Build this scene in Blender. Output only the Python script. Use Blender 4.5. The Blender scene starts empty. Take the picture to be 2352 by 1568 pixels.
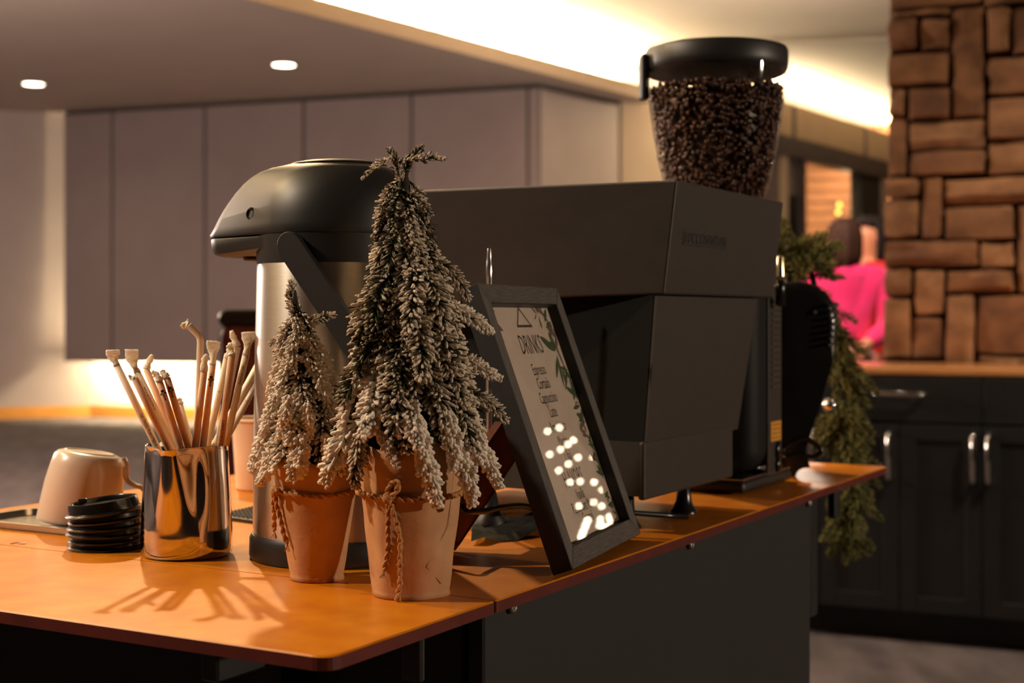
import bpy, bmesh, math, random
from mathutils import Vector, Matrix, Quaternion, noise as mnoise

random.seed(7)
PI = math.pi
C = bpy.context.scene.collection
SC = bpy.context.scene

# ------------------------------------------------------------------ camera
CAMZ = 1.15
F = 3300.0            # focal length in pixels of the 2352 x 1568 frame
CX, HY = 1176.0, 726.0
T = CAMZ - 0.233      # height of the cart top
cam_d = bpy.data.cameras.new('camera')
cam_d.sensor_width = 36.0
cam_d.lens = F / 2352 * 36.0
cam_d.shift_y = -(784 - HY) / 2352
cam_d.clip_start = 0.05
cam_d.clip_end = 100
cam_d.dof.use_dof = True
cam_d.dof.focus_distance = 1.27
cam_d.dof.aperture_fstop = 6.6
cam = bpy.data.objects.new('camera', cam_d)
cam.location = (0, 0, CAMZ)
cam.rotation_euler = (PI / 2, 0, 0)
C.objects.link(cam)
SC.camera = cam

# ------------------------------------------------------------------ colour management, world, lights
SC.view_settings.view_transform = 'Standard'
SC.view_settings.look = 'None'
SC.view_settings.exposure = 0.0
SC.view_settings.gamma = 1.0
SC.view_settings.use_curve_mapping = False
try:
    SC.cycles.use_denoising = True
    SC.cycles.max_bounces = 8
    SC.cycles.transparent_max_bounces = 16
    SC.cycles.sample_clamp_indirect = 4.0
    SC.cycles.caustics_reflective = False
    SC.cycles.caustics_refractive = False
except Exception:
    pass
w = bpy.data.worlds.new('world')
SC.world = w
w.use_nodes = True
w.node_tree.nodes['Background'].inputs[0].default_value = (1.0, 0.72, 0.5, 1)
w.node_tree.nodes['Background'].inputs[1].default_value = 0.012


def lamp(name, loc, target, power, col, size=0.12, spot=None, blend=0.5):
    d = bpy.data.lights.new(name, 'SPOT' if spot else 'POINT')
    d.energy = power
    d.color = col
    d.shadow_soft_size = size
    if spot:
        d.spot_size = math.radians(spot)
        d.spot_blend = blend
    o = bpy.data.objects.new(name, d)
    o.location = loc
    v = Vector(target) - Vector(loc)
    o.rotation_euler = v.to_track_quat('-Z', 'Y').to_euler()
    C.objects.link(o)
    return o


WARM = (1.0, 0.71, 0.40)
WARM2 = (1.0, 0.80, 0.60)
lamp('spot_behind', (-1.25, 4.9, 3.78), (-0.35, 1.25, T), 500, (1.0, .69, .34), 0.05, 40)
lamp('spot_left', (-3.3, 2.6, 3.78), (-0.35, 1.3, T), 390, (1.0, .69, .34), 0.05, 40)
lamp('spot_left_front', (-3.6, 0.9, 3.70), (-0.3, 1.3, T + .1), 560, WARM2, 0.06, 36)
lamp('spot_right', (7.5, -0.6, 2.0), (0.3, 1.7, T + .2), 1080, WARM2, 0.10, 24)
lamp('spot_counter', (1.6, 6.0, 3.3), (1.5, 5.2, 0.9), 110, WARM2, 0.06, 90)
lamp('spot_stone', (3.6, 3.2, 3.7), (2.1, 5.6, 1.7), 150, (1.0, .80, .58), 0.06, 70)
lamp('spot_people', (1.0, 5.6, 3.6), (1.8, 7.6, 1.3), 560, (1.0, .86, .70), 0.06, 70)
lamp('spot_floor', (2.6, 3.2, 3.6), (2.0, 4.2, 0), 300, WARM2, 0.08, 90)
lamp('room_fill_left', (-5.0, 7.0, 2.4), (-4.0, 16, 1.6), 850, (1.0, .80, .68), 0.3)
lamp('room_fill_right', (2.0, 11.5, 2.6), (2.0, 16, 2), 150, (1.0, .82, .66), 0.3)


# ------------------------------------------------------------------ helpers
def px(x, y, D):
    return Vector(((x - CX) / F * D, D, CAMZ - (y - HY) / F * D))


def tb(x, y, z=None):
    z = T if z is None else z
    D = (CAMZ - z) * F / (y - HY)
    return Vector(((x - CX) / F * D, D, z))


def on_line(x, base, d):
    """plan point on the line base + k d seen at pixel column x"""
    r = (x - CX) / F
    k = (r * base[1] - base[0]) / (d[0] - r * d[1])
    return Vector((base[0] + k * d[0], base[1] + k * d[1]))


def s2l(c):
    return tuple((v / 255 / 12.92) if v / 255 <= .04045 else ((v / 255 + .055) / 1.055) ** 2.4 for v in c)


def mat(name, col, rough=0.5, metal=0.0, col2=None, scale=20, bump=0.0, bscale=200, coat=0.0, stretch=None, spec=0.5, emit=None, estr=0, trans=0, detail=3, aniso=0, sheen=0):
    m = bpy.data.materials.new(name)
    m.use_nodes = True
    nt = m.node_tree
    N, L = nt.nodes, nt.links
    b = N['Principled BSDF']
    b.inputs['Base Color'].default_value = (*col, 1)
    b.inputs['Roughness'].default_value = rough
    b.inputs['Metallic'].default_value = metal
    b.inputs['Specular IOR Level'].default_value = spec
    b.inputs['Coat Weight'].default_value = coat
    b.inputs['Coat Roughness'].default_value = 0.08
    if sheen:
        b.inputs['Sheen Weight'].default_value = sheen
    if trans:
        b.inputs['Subsurface Weight'].default_value = trans
        b.inputs['Subsurface Radius'].default_value = (.01, .006, .004)
        b.inputs['Subsurface Scale'].default_value = 1.0
    if emit:
        b.inputs['Emission Color'].default_value = (*emit, 1)
        b.inputs['Emission Strength'].default_value = estr
    tc = N.new('ShaderNodeTexCoord')
    src = tc.outputs['Object']
    if stretch:
        mp = N.new('ShaderNodeMapping')
        mp.inputs['Scale'].default_value = stretch
        L.new(src, mp.inputs['Vector'])
        src = mp.outputs['Vector']
    if col2 is not None:
        n = N.new('ShaderNodeTexNoise')
        n.inputs['Scale'].default_value = scale
        n.inputs['Detail'].default_value = detail
        L.new(src, n.inputs['Vector'])
        r = N.new('ShaderNodeValToRGB')
        r.color_ramp.elements[0].position = .35
        r.color_ramp.elements[1].position = .65
        r.color_ramp.elements[0].color = (*col, 1)
        r.color_ramp.elements[1].color = (*col2, 1)
        L.new(n.outputs['Fac'], r.inputs['Fac'])
        L.new(r.outputs['Color'], b.inputs['Base Color'])
    if bump:
        n2 = N.new('ShaderNodeTexNoise')
        n2.inputs['Scale'].default_value = bscale
        n2.inputs['Detail'].default_value = 4
        L.new(src, n2.inputs['Vector'])
        bp = N.new('ShaderNodeBump')
        bp.inputs['Strength'].default_value = bump
        bp.inputs['Distance'].default_value = .002
        L.new(n2.outputs['Fac'], bp.inputs['Height'])
        L.new(bp.outputs['Normal'], b.inputs['Normal'])
    return m


def emission(name, col, strength):
    m = bpy.data.materials.new(name)
    m.use_nodes = True
    nt = m.node_tree
    nt.nodes.remove(nt.nodes['Principled BSDF'])
    e = nt.nodes.new('ShaderNodeEmission')
    e.inputs[0].default_value = (*col, 1)
    e.inputs[1].default_value = strength
    nt.links.new(e.outputs[0], nt.nodes['Material Output'].inputs[0])
    return m


def clear_glass(name, tint=(1, 1, 1), rough=0.02, ior=1.5, base=0.0):
    """thin clear sheet: lets light straight through, mirrors by Fresnel"""
    m = bpy.data.materials.new(name)
    m.use_nodes = True
    nt = m.node_tree
    nt.nodes.remove(nt.nodes['Principled BSDF'])
    t = nt.nodes.new('ShaderNodeBsdfTransparent')
    t.inputs[0].default_value = (*tint, 1)
    g = nt.nodes.new('ShaderNodeBsdfGlossy')
    g.inputs['Roughness'].default_value = rough
    ge = nt.nodes.new('ShaderNodeNewGeometry')
    dt = nt.nodes.new('ShaderNodeVectorMath')
    dt.operation = 'DOT_PRODUCT'
    nt.links.new(ge.outputs['Normal'], dt.inputs[0])
    nt.links.new(ge.outputs['Incoming'], dt.inputs[1])
    def mth(op, a, b):
        q = nt.nodes.new('ShaderNodeMath')
        q.operation = op
        for i, v in enumerate((a, b)):
            if isinstance(v, (int, float)):
                q.inputs[i].default_value = v
            elif v is not None:
                nt.links.new(v, q.inputs[i])
        return q.outputs[0]
    r0 = ((ior - 1) / (ior + 1)) ** 2
    c_ = mth('SUBTRACT', 1.0, mth('MINIMUM', mth('ABSOLUTE', dt.outputs['Value'], None), 1.0))
    fac = mth('ADD', r0, mth('MULTIPLY', 1 - r0, mth('POWER', c_, 5.0)))
    mx = nt.nodes.new('ShaderNodeMixShader')
    nt.links.new(fac, mx.inputs[0])
    nt.links.new(t.outputs[0], mx.inputs[1])
    nt.links.new(g.outputs[0], mx.inputs[2])
    nt.links.new(mx.outputs[0], nt.nodes['Material Output'].inputs[0])
    return m


def newbm():
    return bmesh.new()


def obj(name, bm, m, parent=None, smooth=False, loc=None, kind=None, label=None, autosmooth=None):
    if isinstance(bm, bmesh.types.BMesh):
        me = bpy.data.meshes.new(name)
        bmesh.ops.recalc_face_normals(bm, faces=bm.faces)
        bm.to_mesh(me)
        bm.free()
    else:
        me = bm
    if smooth:
        for p in me.polygons:
            p.use_smooth = True
    if autosmooth is not None:
        me.set_sharp_from_angle(angle=math.radians(autosmooth))
    o = bpy.data.objects.new(name, me)
    if m is not None and len(me.materials) == 0:
        for mm in (m if isinstance(m, (list, tuple)) else [m]):
            me.materials.append(mm)
    if loc is not None:
        o.location = loc
    if parent is not None:
        o.parent = parent
    if kind:
        o['kind'] = kind
    if label:
        o['label'] = label
    C.objects.link(o)
    return o


def tag(o, label, cat, group=None):
    o['label'] = label
    o['category'] = cat
    if group:
        o['group'] = group
    return o


def thing(name, label, cat, loc=(0, 0, 0), rz=0, group=None):
    o = bpy.data.objects.new(name, None)
    o.empty_display_size = .05
    o.location = loc
    o.rotation_euler = (0, 0, rz)
    C.objects.link(o)
    return tag(o, label, cat, group)


def copy_tree(o, parent=None):
    c = o.copy()
    C.objects.link(c)
    c.parent = parent
    for ch in list(o.children):
        copy_tree(ch, c)
    return c


def box(bm, c, s, M=None, bev=0.0, seg=2):
    """box centred at c with full sizes s, M an optional matrix"""
    r = bmesh.ops.create_cube(bm, size=1.0)
    vs = r['verts']
    bmesh.ops.scale(bm, vec=s, verts=vs)
    bmesh.ops.translate(bm, vec=c, verts=vs)
    if M is not None:
        bmesh.ops.transform(bm, matrix=M, verts=vs)
    if bev > 0:
        es = list({e for v in vs for e in v.link_edges})
        r = bmesh.ops.bevel(bm, geom=es, offset=bev, segments=seg, profile=.5, affect='EDGES')
    return vs


def prism(bm, poly, z0, z1, poly1=None, bev=0, seg=2):
    """polygon extruded from z0 (poly) to z1 (poly1 or poly); z may be lists"""
    n = len(poly)
    poly1 = poly1 or poly
    zz0 = z0 if isinstance(z0, (list, tuple)) else [z0] * n
    zz1 = z1 if isinstance(z1, (list, tuple)) else [z1] * n
    a = [bm.verts.new((p[0], p[1], zz0[i])) for i, p in enumerate(poly)]
    b = [bm.verts.new((p[0], p[1], zz1[i])) for i, p in enumerate(poly1)]
    bm.faces.new(a[::-1])
    bm.faces.new(b)
    for i in range(n):
        bm.faces.new((a[i], a[(i + 1) % n], b[(i + 1) % n], b[i]))
    if bev:
        es = list({e for v in a + b for e in v.link_edges})
        bmesh.ops.bevel(bm, geom=es, offset=bev, segments=seg, profile=.5, affect='EDGES')


def lathe(bm, prof, n=48, fn=None, cap0=True, cap1=True):
    """profile of (r, z) turned about Z; fn(r, z, a) -> (x, y, z) may bend it"""
    rings = []
    for r, z in prof:
        ring = []
        for i in range(n):
            a = 2 * PI * i / n
            p = (r * math.cos(a), r * math.sin(a), z)
            if fn:
                p = fn(r, z, a)
            ring.append(bm.verts.new(p))
        rings.append(ring)
    for k in range(len(rings) - 1):
        for i in range(n):
            j = (i + 1) % n
            bm.faces.new((rings[k][i], rings[k][j], rings[k + 1][j], rings[k + 1][i]))
    if cap0 and prof[0][0] > 1e-5:
        bm.faces.new(rings[0][::-1])
    if cap1 and prof[-1][0] > 1e-5:
        bm.faces.new(rings[-1])
    return rings


def tube(bm, pts, r, n=8, caps=True, flat=None, up=None):
    """tube along points; r number or list; flat = list of (width factor, thickness factor)"""
    pts = [Vector(p) for p in pts]
    rs = r if isinstance(r, (list, tuple)) else [r] * len(pts)
    rings = []
    prev = None
    for i, p in enumerate(pts):
        t = (pts[min(i + 1, len(pts) - 1)] - pts[max(i - 1, 0)])
        if t.length < 1e-9:
            t = Vector((0, 0, 1))
        t.normalize()
        if prev is None:
            ref = Vector(up) if up else (Vector((0, 0, 1)) if abs(t.z) < .9 else Vector((1, 0, 0)))
            nrm = (ref - t * ref.dot(t)).normalized()
        else:
            nrm = (prev - t * prev.dot(t)).normalized()
        prev = nrm
        bi = t.cross(nrm)
        fa, fb = flat[i] if flat else (1, 1)
        rings.append([bm.verts.new(p + nrm * (math.cos(2 * PI * k / n) * rs[i] * fb) + bi * (math.sin(2 * PI * k / n) * rs[i] * fa)) for k in range(n)])
    for a, b in zip(rings, rings[1:]):
        for k in range(n):
            j = (k + 1) % n
            bm.faces.new((a[k], a[j], b[j], b[k]))
    if caps:
        bm.faces.new(rings[0][::-1])
        bm.faces.new(rings[-1])
    return rings


def spline(pts, n=8):
    """Catmull-Rom through the points"""
    P = [Vector(p) for p in pts]
    P = [P[0] * 2 - P[1]] + P + [P[-1] * 2 - P[-2]]
    out = []
    for i in range(1, len(P) - 2):
        for k in range(n):
            t = k / n
            a, b, c, d = P[i - 1], P[i], P[i + 1], P[i + 2]
            out.append(.5 * ((2 * b) + (c - a) * t + (2 * a - 5 * b + 4 * c - d) * t * t + (3 * b - a - 3 * c + d) * t ** 3))
    out.append(P[-2].copy())
    return out


def rope(bm, path, r, turns_per_m=160, n=6, sub=3):
    """two-strand twisted cord along a path"""
    pts = spline(path, sub)
    L = [0]
    for a, b in zip(pts, pts[1:]):
        L.append(L[-1] + (b - a).length)
    fr = []
    prev = None
    for i, p in enumerate(pts):
        t = (pts[min(i + 1, len(pts) - 1)] - pts[max(i - 1, 0)]).normalized()
        ref = prev if prev is not None else (Vector((0, 0, 1)) if abs(t.z) < .9 else Vector((1, 0, 0)))
        nr = (ref - t * ref.dot(t)).normalized()
        prev = nr
        fr.append((nr, t.cross(nr)))
    for ph in (0, PI):
        q = []
        for i, p in enumerate(pts):
            a = L[i] * turns_per_m * 2 * PI / 2 + ph
            q.append(p + (fr[i][0] * math.cos(a) + fr[i][1] * math.sin(a)) * r * .55)
        tube(bm, q, r * .62, n)


def text_mesh(body, size, xscale=1.0, align='CENTER'):
    cu = bpy.data.curves.new('text', 'FONT')
    cu.body = body
    cu.size = size
    cu.align_x = align
    cu.resolution_u = 2
    o = bpy.data.objects.new('text', cu)
    C.objects.link(o)
    dg = bpy.context.evaluated_depsgraph_get()
    me = bpy.data.meshes.new_from_object(o.evaluated_get(dg))
    bpy.data.objects.remove(o)
    bpy.data.curves.remove(cu)
    me.materials.clear()
    for v in me.vertices:
        v.co.x *= xscale
    return me


def remap(me, fn):
    for v in me.vertices:
        v.co = fn(v.co.copy())
    return me


def text_part(name, body, size, m, parent, fn, xscale=1.0, align='CENTER', cuts=0):
    me = text_mesh(body, size, xscale, align)
    if cuts:
        bm = bmesh.new()
        bm.from_mesh(me)
        bmesh.ops.triangulate(bm, faces=bm.faces[:])
        bmesh.ops.subdivide_edges(bm, edges=bm.edges[:], cuts=cuts, use_grid_fill=True)
        bm.to_mesh(me)
        bm.free()
    return obj(name, remap(me, fn), m, parent)


def skin(name, nodes, edges, sub=2):
    """grow one continuous surface over a skeleton: nodes {key: ((x,y,z), radius or (rx, ry))}"""
    keys = list(nodes)
    me = bpy.data.meshes.new(name)
    me.from_pydata([nodes[k][0] for k in keys], [(keys.index(a), keys.index(b)) for a, b in edges], [])
    o = bpy.data.objects.new(name, me)
    C.objects.link(o)
    md = o.modifiers.new('skin', 'SKIN')
    md.use_smooth_shade = True
    for i, k in enumerate(keys):
        r = nodes[k][1]
        me.skin_vertices[0].data[i].radius = r if isinstance(r, (tuple, list)) else (r, r)
        me.skin_vertices[0].data[i].use_root = (i == 0)
    sb = o.modifiers.new('sub', 'SUBSURF')
    sb.levels = sub
    sb.render_levels = sub
    dg = bpy.context.evaluated_depsgraph_get()
    out = bpy.data.meshes.new_from_object(o.evaluated_get(dg))
    bpy.data.objects.remove(o)
    for p in out.polygons:
        p.use_smooth = True
    return out


# ------------------------------------------------------------------ materials
def table_material():
    m = mat('orange_laminate', s2l((224, 138, 26)), .36, col2=s2l((208, 118, 18)), scale=26, detail=6, coat=.08, spec=.35)
    m.node_tree.nodes['Principled BSDF'].inputs['Coat Roughness'].default_value = .22
    return m


M_table = table_material()
M_edge = mat('red_brown_edge', s2l((98, 36, 24)), .5, col2=s2l((84, 29, 20)), scale=30, spec=.3)
M_black = mat('black_plastic', (.010, .0095, .009), .42, col2=(.013, .012, .011), scale=40, bump=.05, bscale=900)
M_satin = mat('satin_black', (.014, .0125, .0115), .46, col2=(.015, .014, .013), scale=30, bump=.03, bscale=1500)
M_gloss = mat('gloss_black', (.008, .008, .008), .22, col2=(.011, .01, .01), scale=30)
M_cart = mat('dark_cart_panel', (.0065, .0055, .0047), .7, col2=(.008, .0066, .0056), scale=8, bump=.05, bscale=600)
M_mach = mat('bronze_black_powder', (.038, .030, .025), .5, metal=.2, col2=(.044, .034, .029), scale=60, bump=.12, bscale=1800)
M_mach_dark = mat('machine_dark', (.012, .011, .010), .55, col2=(.015, .013, .012), scale=40, bump=.05, bscale=1200)
M_steel = mat('polished_steel', (.62, .60, .57), .07, metal=1.0, col2=(.66, .63, .6), scale=6)
M_brush = mat('brushed_steel', (.56, .52, .47), .24, metal=1.0, col2=(.63, .59, .53), scale=60, stretch=(1, 1, 40), bump=.04, bscale=300)
def brushed_round(m, rough, aniso, rot):
    nt = m.node_tree
    b = nt.nodes['Principled BSDF']
    b.inputs['Anisotropic'].default_value = aniso
    b.inputs['Anisotropic Rotation'].default_value = rot
    b.inputs['Roughness'].default_value = rough
    tg = nt.nodes.new('ShaderNodeTangent')
    tg.direction_type = 'RADIAL'
    tg.axis = 'Z'
    nt.links.new(tg.outputs[0], b.inputs['Tangent'])
M_airpot = mat('brushed_round_steel', (.66, .61, .54), .34, metal=1.0, col2=(.73, .67, .6), scale=60, stretch=(1, 1, 40))
brushed_round(M_airpot, .34, .75, .25)
M_chrome = mat('chrome', (.75, .72, .68), .12, metal=1.0, col2=(.7, .68, .64), scale=10)
M_kraft = mat('kraft_paper', s2l((194, 148, 104)), .72, col2=s2l((180, 132, 90)), scale=35, bump=.25, bscale=120, detail=5)
M_twine = mat('jute_twine', s2l((206, 150, 92)), .9, col2=s2l((166, 110, 62)), scale=300, bump=.6, bscale=900)
M_stem = mat('tree_stem', (.018, .014, .009), .9, col2=(.03, .022, .012), scale=80)
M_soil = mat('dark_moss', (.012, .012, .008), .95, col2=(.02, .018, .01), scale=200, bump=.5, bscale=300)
M_ceramic = mat('white_ceramic', s2l((226, 208, 190)), .28, col2=s2l((220, 200, 181)), scale=10, coat=.25)
M_cup = mat('cream_cup', s2l((232, 206, 178)), .5, col2=s2l((225, 197, 168)), scale=15)
M_straw = mat('kraft_straw', s2l((232, 194, 158)), .6, col2=s2l((224, 184, 146)), scale=90, bump=.08, bscale=400, trans=.35)
M_straw_w = mat('white_straw_wrap', s2l((248, 232, 216)), .55, col2=s2l((243, 224, 206)), scale=90, bump=.12, bscale=400, trans=.4)
M_wrap = mat('thin_wrapper_paper', s2l((250, 238, 224)), .5, col2=s2l((240, 224, 206)), scale=150, bump=.5, bscale=260, trans=.3)
M_ink = mat('black_ink', (.012, .009, .008), .7, col2=(.02, .015, .012), scale=300)
M_ink_br = mat('brown_ink', (.06, .04, .032), .8, col2=(.08, .055, .045), scale=300)
M_paper = mat('menu_paper', s2l((226, 205, 190)), .8, col2=s2l((221, 198, 183)), scale=60)
M_frame_shade = mat('oak_shaded_side', (.014, .012, .011), .5, col2=(.02, .017, .015), scale=60, stretch=(1, 14, 14), bump=.35, bscale=120)  # near-black stands for the shade on the frame's sides
M_glass = clear_glass('frame_glass', (.98, .98, .97), .015, 1.42)
M_hop = clear_glass('hopper_plastic', (.93, .91, .88), .04, 1.45)
M_bean = mat('roasted_bean', (.055, .020, .009), .35, col2=(.095, .034, .016), scale=60, coat=.2)
M_leather = mat('brown_leather', s2l((132, 56, 34)), .5, col2=s2l((114, 46, 28)), scale=50, bump=.2, bscale=500)
M_gbody = mat('grinder_black', (.007, .0065, .006), .6, col2=(.009, .008, .0075), scale=40, spec=.2)
M_label = mat('amber_label', s2l((214, 150, 38)), .6, col2=s2l((205, 138, 30)), scale=60)
M_brass = mat('pale_brass', (.8, .66, .4), .2, metal=1.0, col2=(.75, .6, .35), scale=20)
M_green_leaf = mat('leaf_print', s2l((62, 82, 48)), .8, col2=s2l((84, 98, 60)), scale=200)
M_red_leaf = mat('berry_print', s2l((120, 52, 42)), .8, col2=s2l((100, 46, 38)), scale=200)
M_grey_leaf = mat('sepia_leaf_print', s2l((104, 84, 70)), .8, col2=s2l((128, 104, 86)), scale=200)
M_stone = [mat('sandstone_%d' % i, s2l(c), .85, col2=s2l(d), scale=7, bump=1.0, bscale=22, detail=8, stretch=(1, 1, 1.4)) for i, (c, d) in enumerate(
    [((160, 114, 76), (112, 76, 48)), ((146, 102, 66), (102, 68, 42)), ((168, 122, 84), (120, 84, 54)), ((138, 94, 60), (96, 62, 39))])]
M_mortar = mat('dark_mortar', s2l((84, 54, 34)), .95, col2=s2l((70, 44, 28)), scale=30, bump=.5, bscale=80)
M_cab = mat('charcoal_cabinet', (.0095, .0095, .0095), .5, col2=(.0115, .011, .011), scale=10)
M_oak = mat('oak_counter', s2l((222, 158, 100)), .25, col2=s2l((206, 138, 82)), scale=6, stretch=(1, 10, 10), coat=.4)
M_wall = mat('warm_grey_wall', s2l((172, 158, 152)), .8, col2=s2l((169, 154, 148)), scale=3)
M_panel = mat('taupe_wall_panel', s2l((142, 126, 122)), .75, col2=s2l((139, 122, 118)), scale=3, bump=.03, bscale=300)
M_joint = mat('panel_joint', (.03, .025, .023), .9, col2=(.035, .03, .027), scale=10)
M_ceil = mat('grey_ceiling', s2l((186, 172, 164)), .85, col2=s2l((182, 168, 160)), scale=2)
M_ceil2 = mat('cream_ceiling', s2l((150, 137, 122)), .85, col2=s2l((147, 134, 119)), scale=2)
M_cream = mat('cream_fascia', s2l((214, 190, 160)), .8, col2=s2l((209, 184, 154)), scale=3)
M_white = mat('white_wall', s2l((232, 224, 214)), .8, col2=s2l((228, 219, 209)), scale=3)
M_basew = mat('maple_baseboard', s2l((214, 150, 66)), .45, col2=s2l((200, 134, 54)), scale=5, stretch=(1, 1, 8))
M_carpet = mat('grey_carpet', s2l((104, 94, 92)), .95, col2=s2l((74, 66, 66)), scale=3.2, bump=.6, bscale=220, detail=8, stretch=(2.5, .8, 1))
M_metal = mat('grey_window_metal', s2l((92, 84, 86)), .45, metal=.3, col2=s2l((84, 76, 78)), scale=10)
M_darkm = mat('dark_post', (.010, .010, .010), .6, col2=(.014, .013, .013), scale=10)
M_wood = mat('lit_wood_siding', s2l((128, 80, 42)), .7, col2=s2l((110, 66, 33)), scale=4, stretch=(1, 1, 10))
M_skinc = mat('skin', s2l((212, 142, 106)), .5, col2=s2l((204, 130, 96)), scale=12, trans=.1)
M_hair_br = mat('brown_hair', s2l((70, 42, 30)), .7, col2=s2l((52, 30, 22)), scale=30, stretch=(8, 8, 1), spec=.2)
M_hair_bk = mat('black_hair', s2l((36, 26, 24)), .7, col2=s2l((26, 19, 18)), scale=30, stretch=(8, 8, 1), spec=.2)
M_pink = mat('hot_pink_knit', s2l((250, 46, 118)), .85, col2=s2l((240, 30, 104)), scale=9, bump=.4, bscale=160, sheen=.3)
M_red = mat('red_top', s2l((214, 26, 30)), .8, col2=s2l((190, 18, 24)), scale=9, bump=.3, bscale=160)
M_navy = mat('dark_trousers', s2l((34, 34, 42)), .85, col2=s2l((28, 28, 36)), scale=20, bump=.3, bscale=200)
M_belt = mat('pale_shirt_hem', s2l((196, 186, 188)), .8, col2=s2l((188, 178, 180)), scale=20)
E_cove = emission('cove_strip_light', (1.0, .80, .50), 900)
E_floor = emission('under_panel_strip_light', (1.0, .80, .48), 240)
E_down = emission('downlight_lens', (1.0, .86, .66), 14)
E_bulb = emission('bulb_glow', (1.0, .84, .58), 34)
E_globe = emission('yellow_globe_glow', (1.0, .80, .12), 3.0)


def flock_material(name, white, g1, g2, lo=.12, hi=.62):
    m = bpy.data.materials.new(name)
    m.use_nodes = True
    nt = m.node_tree
    N, L = nt.nodes, nt.links
    b = N['Principled BSDF']
    b.inputs['Roughness'].default_value = .9
    b.inputs['Specular IOR Level'].default_value = .2
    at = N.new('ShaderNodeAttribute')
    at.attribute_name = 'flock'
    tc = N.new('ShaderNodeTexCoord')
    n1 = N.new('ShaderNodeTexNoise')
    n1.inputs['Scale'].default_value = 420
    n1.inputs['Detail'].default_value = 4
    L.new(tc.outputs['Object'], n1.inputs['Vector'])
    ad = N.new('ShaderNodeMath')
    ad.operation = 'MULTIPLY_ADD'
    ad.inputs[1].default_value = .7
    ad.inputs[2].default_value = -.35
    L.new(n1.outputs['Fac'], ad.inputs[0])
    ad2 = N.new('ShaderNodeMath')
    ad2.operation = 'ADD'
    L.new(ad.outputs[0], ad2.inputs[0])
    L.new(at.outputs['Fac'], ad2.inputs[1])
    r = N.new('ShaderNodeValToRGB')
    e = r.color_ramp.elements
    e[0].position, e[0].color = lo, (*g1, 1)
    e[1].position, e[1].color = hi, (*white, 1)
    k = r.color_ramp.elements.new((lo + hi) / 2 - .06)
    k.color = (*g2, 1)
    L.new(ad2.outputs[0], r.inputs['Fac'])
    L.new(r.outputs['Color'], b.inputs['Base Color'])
    bp = N.new('ShaderNodeBump')
    bp.inputs['Strength'].default_value = .9
    bp.inputs['Distance'].default_value = .0012
    L.new(n1.outputs['Fac'], bp.inputs['Height'])
    L.new(bp.outputs['Normal'], b.inputs['Normal'])
    return m


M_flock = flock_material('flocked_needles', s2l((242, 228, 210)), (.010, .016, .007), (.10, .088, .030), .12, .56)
M_pine = flock_material('green_pine_needles', s2l((150, 142, 82)), (.02, .028, .012), (.08, .085, .03), .1, .95)

# ------------------------------------------------------------------ room shell
ZC = 3.45                              # lower ceiling
LA, LB = Vector((-1.887, 10.45)), Vector((1.143, 14.85))   # edge of the lower ceiling
LD = (LB - LA).normalized()
LN = Vector((LD.y, -LD.x))             # towards the tray ceiling (right)
bm = newbm()
prism(bm, [(-13, -6), (12, -6), (12, 27), (-13, 27)], -.1, 0)
obj('floor', bm, M_carpet, kind='structure')

A0 = LA - LD * 9
bm = newbm()
prism(bm, [tuple(A0), tuple(LB + LD * .55), (0.9, 18.5), (-13, 18.5), (-13, 6), (-13, 2)], ZC, ZC + .13)
obj('ceiling_lower', bm, M_ceil, kind='structure')
# lip that fronts the lower ceiling
bm = newbm()
p0, p1 = A0, LB + LD * .55
prism(bm, [tuple(p0), tuple(p0 + LN * .02), tuple(p1 + LN * .02), tuple(p1)], ZC - .004, ZC + .134)
obj('trim_1', bm, M_cream, kind='structure')
bm = newbm()
prism(bm, [(-13, -6), (12, -6), (12, 27), (-13, 27)], 3.88, 4.1)
obj('ceiling_upper', bm, M_ceil2, kind='structure')
# cove ledge back wall, set back behind the lip
bm = newbm()
q0, q1 = A0 - LN * .45, LB + LD * 12 - LN * .45
prism(bm, [tuple(q0), tuple(q1), tuple(q1 - LN * .06), tuple(q0 - LN * .06)], ZC + .13, 3.88)
obj('wall_cove', bm, M_white, kind='structure')
# (the ledge goes on over the cream wall and the fascia on the right)
# second step in the upper ceiling
a, b = px(1780, 118, 17.5), px(2140, 112, 17.2)
bm = newbm()
dv = Vector((b.x - a.x, b.y - a.y)).normalized()
box(bm, (0, 0, 0), (9, .25, .2), Matrix.Translation((3.6, 14.2, 3.95)) @ Matrix.Rotation(math.atan2(dv.y, dv.x), 4, 'Z'))
obj('trim_2', bm, M_ceil2, kind='structure')

# LED strip lying on the cove ledge
st = thing('cove_light', 'long warm strip light lying hidden on the ceiling ledge', 'light', (0, 0, 0))
bm = newbm()
r0, r1 = A0 - LN * .10, LB + LD * .55 - LN * .10
prism(bm, [tuple(r0), tuple(r0 - LN * .06), tuple(r1 - LN * .06), tuple(r1)], ZC + .135, ZC + .15)
obj('lens', bm, E_cove, st)

# panelled bulkhead hanging from the ceiling on the left
PA, PB = Vector((-5.01, 16.05)), Vector((.275, 14.16))
PD = (PB - PA).normalized()
PN = Vector((-PD.y, PD.x))            # away from the camera
bm = newbm()
zb = .644
prism(bm, [tuple(PA + PN * .02), tuple(PB + PN * .02), tuple(PB + PN * .14), tuple(PA + PN * .14)], zb + .01, ZC - .02)
wp = obj('wall_left', bm, M_joint, kind='structure')
cols = [145, 257, 470, 697, 945, 1212, 1240]
for i in range(len(cols) - 1):
    a = on_line(cols[i], PA, PD) + PD * .012
    b = on_line(cols[i + 1], PA, PD) - PD * .012
    bm = newbm()
    prism(bm, [tuple(a), tuple(b), tuple(b + PN * .02), tuple(a + PN * .02)], zb, ZC - .05, bev=.006, seg=1)
    obj('panel', bm, M_panel, wp)
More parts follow.
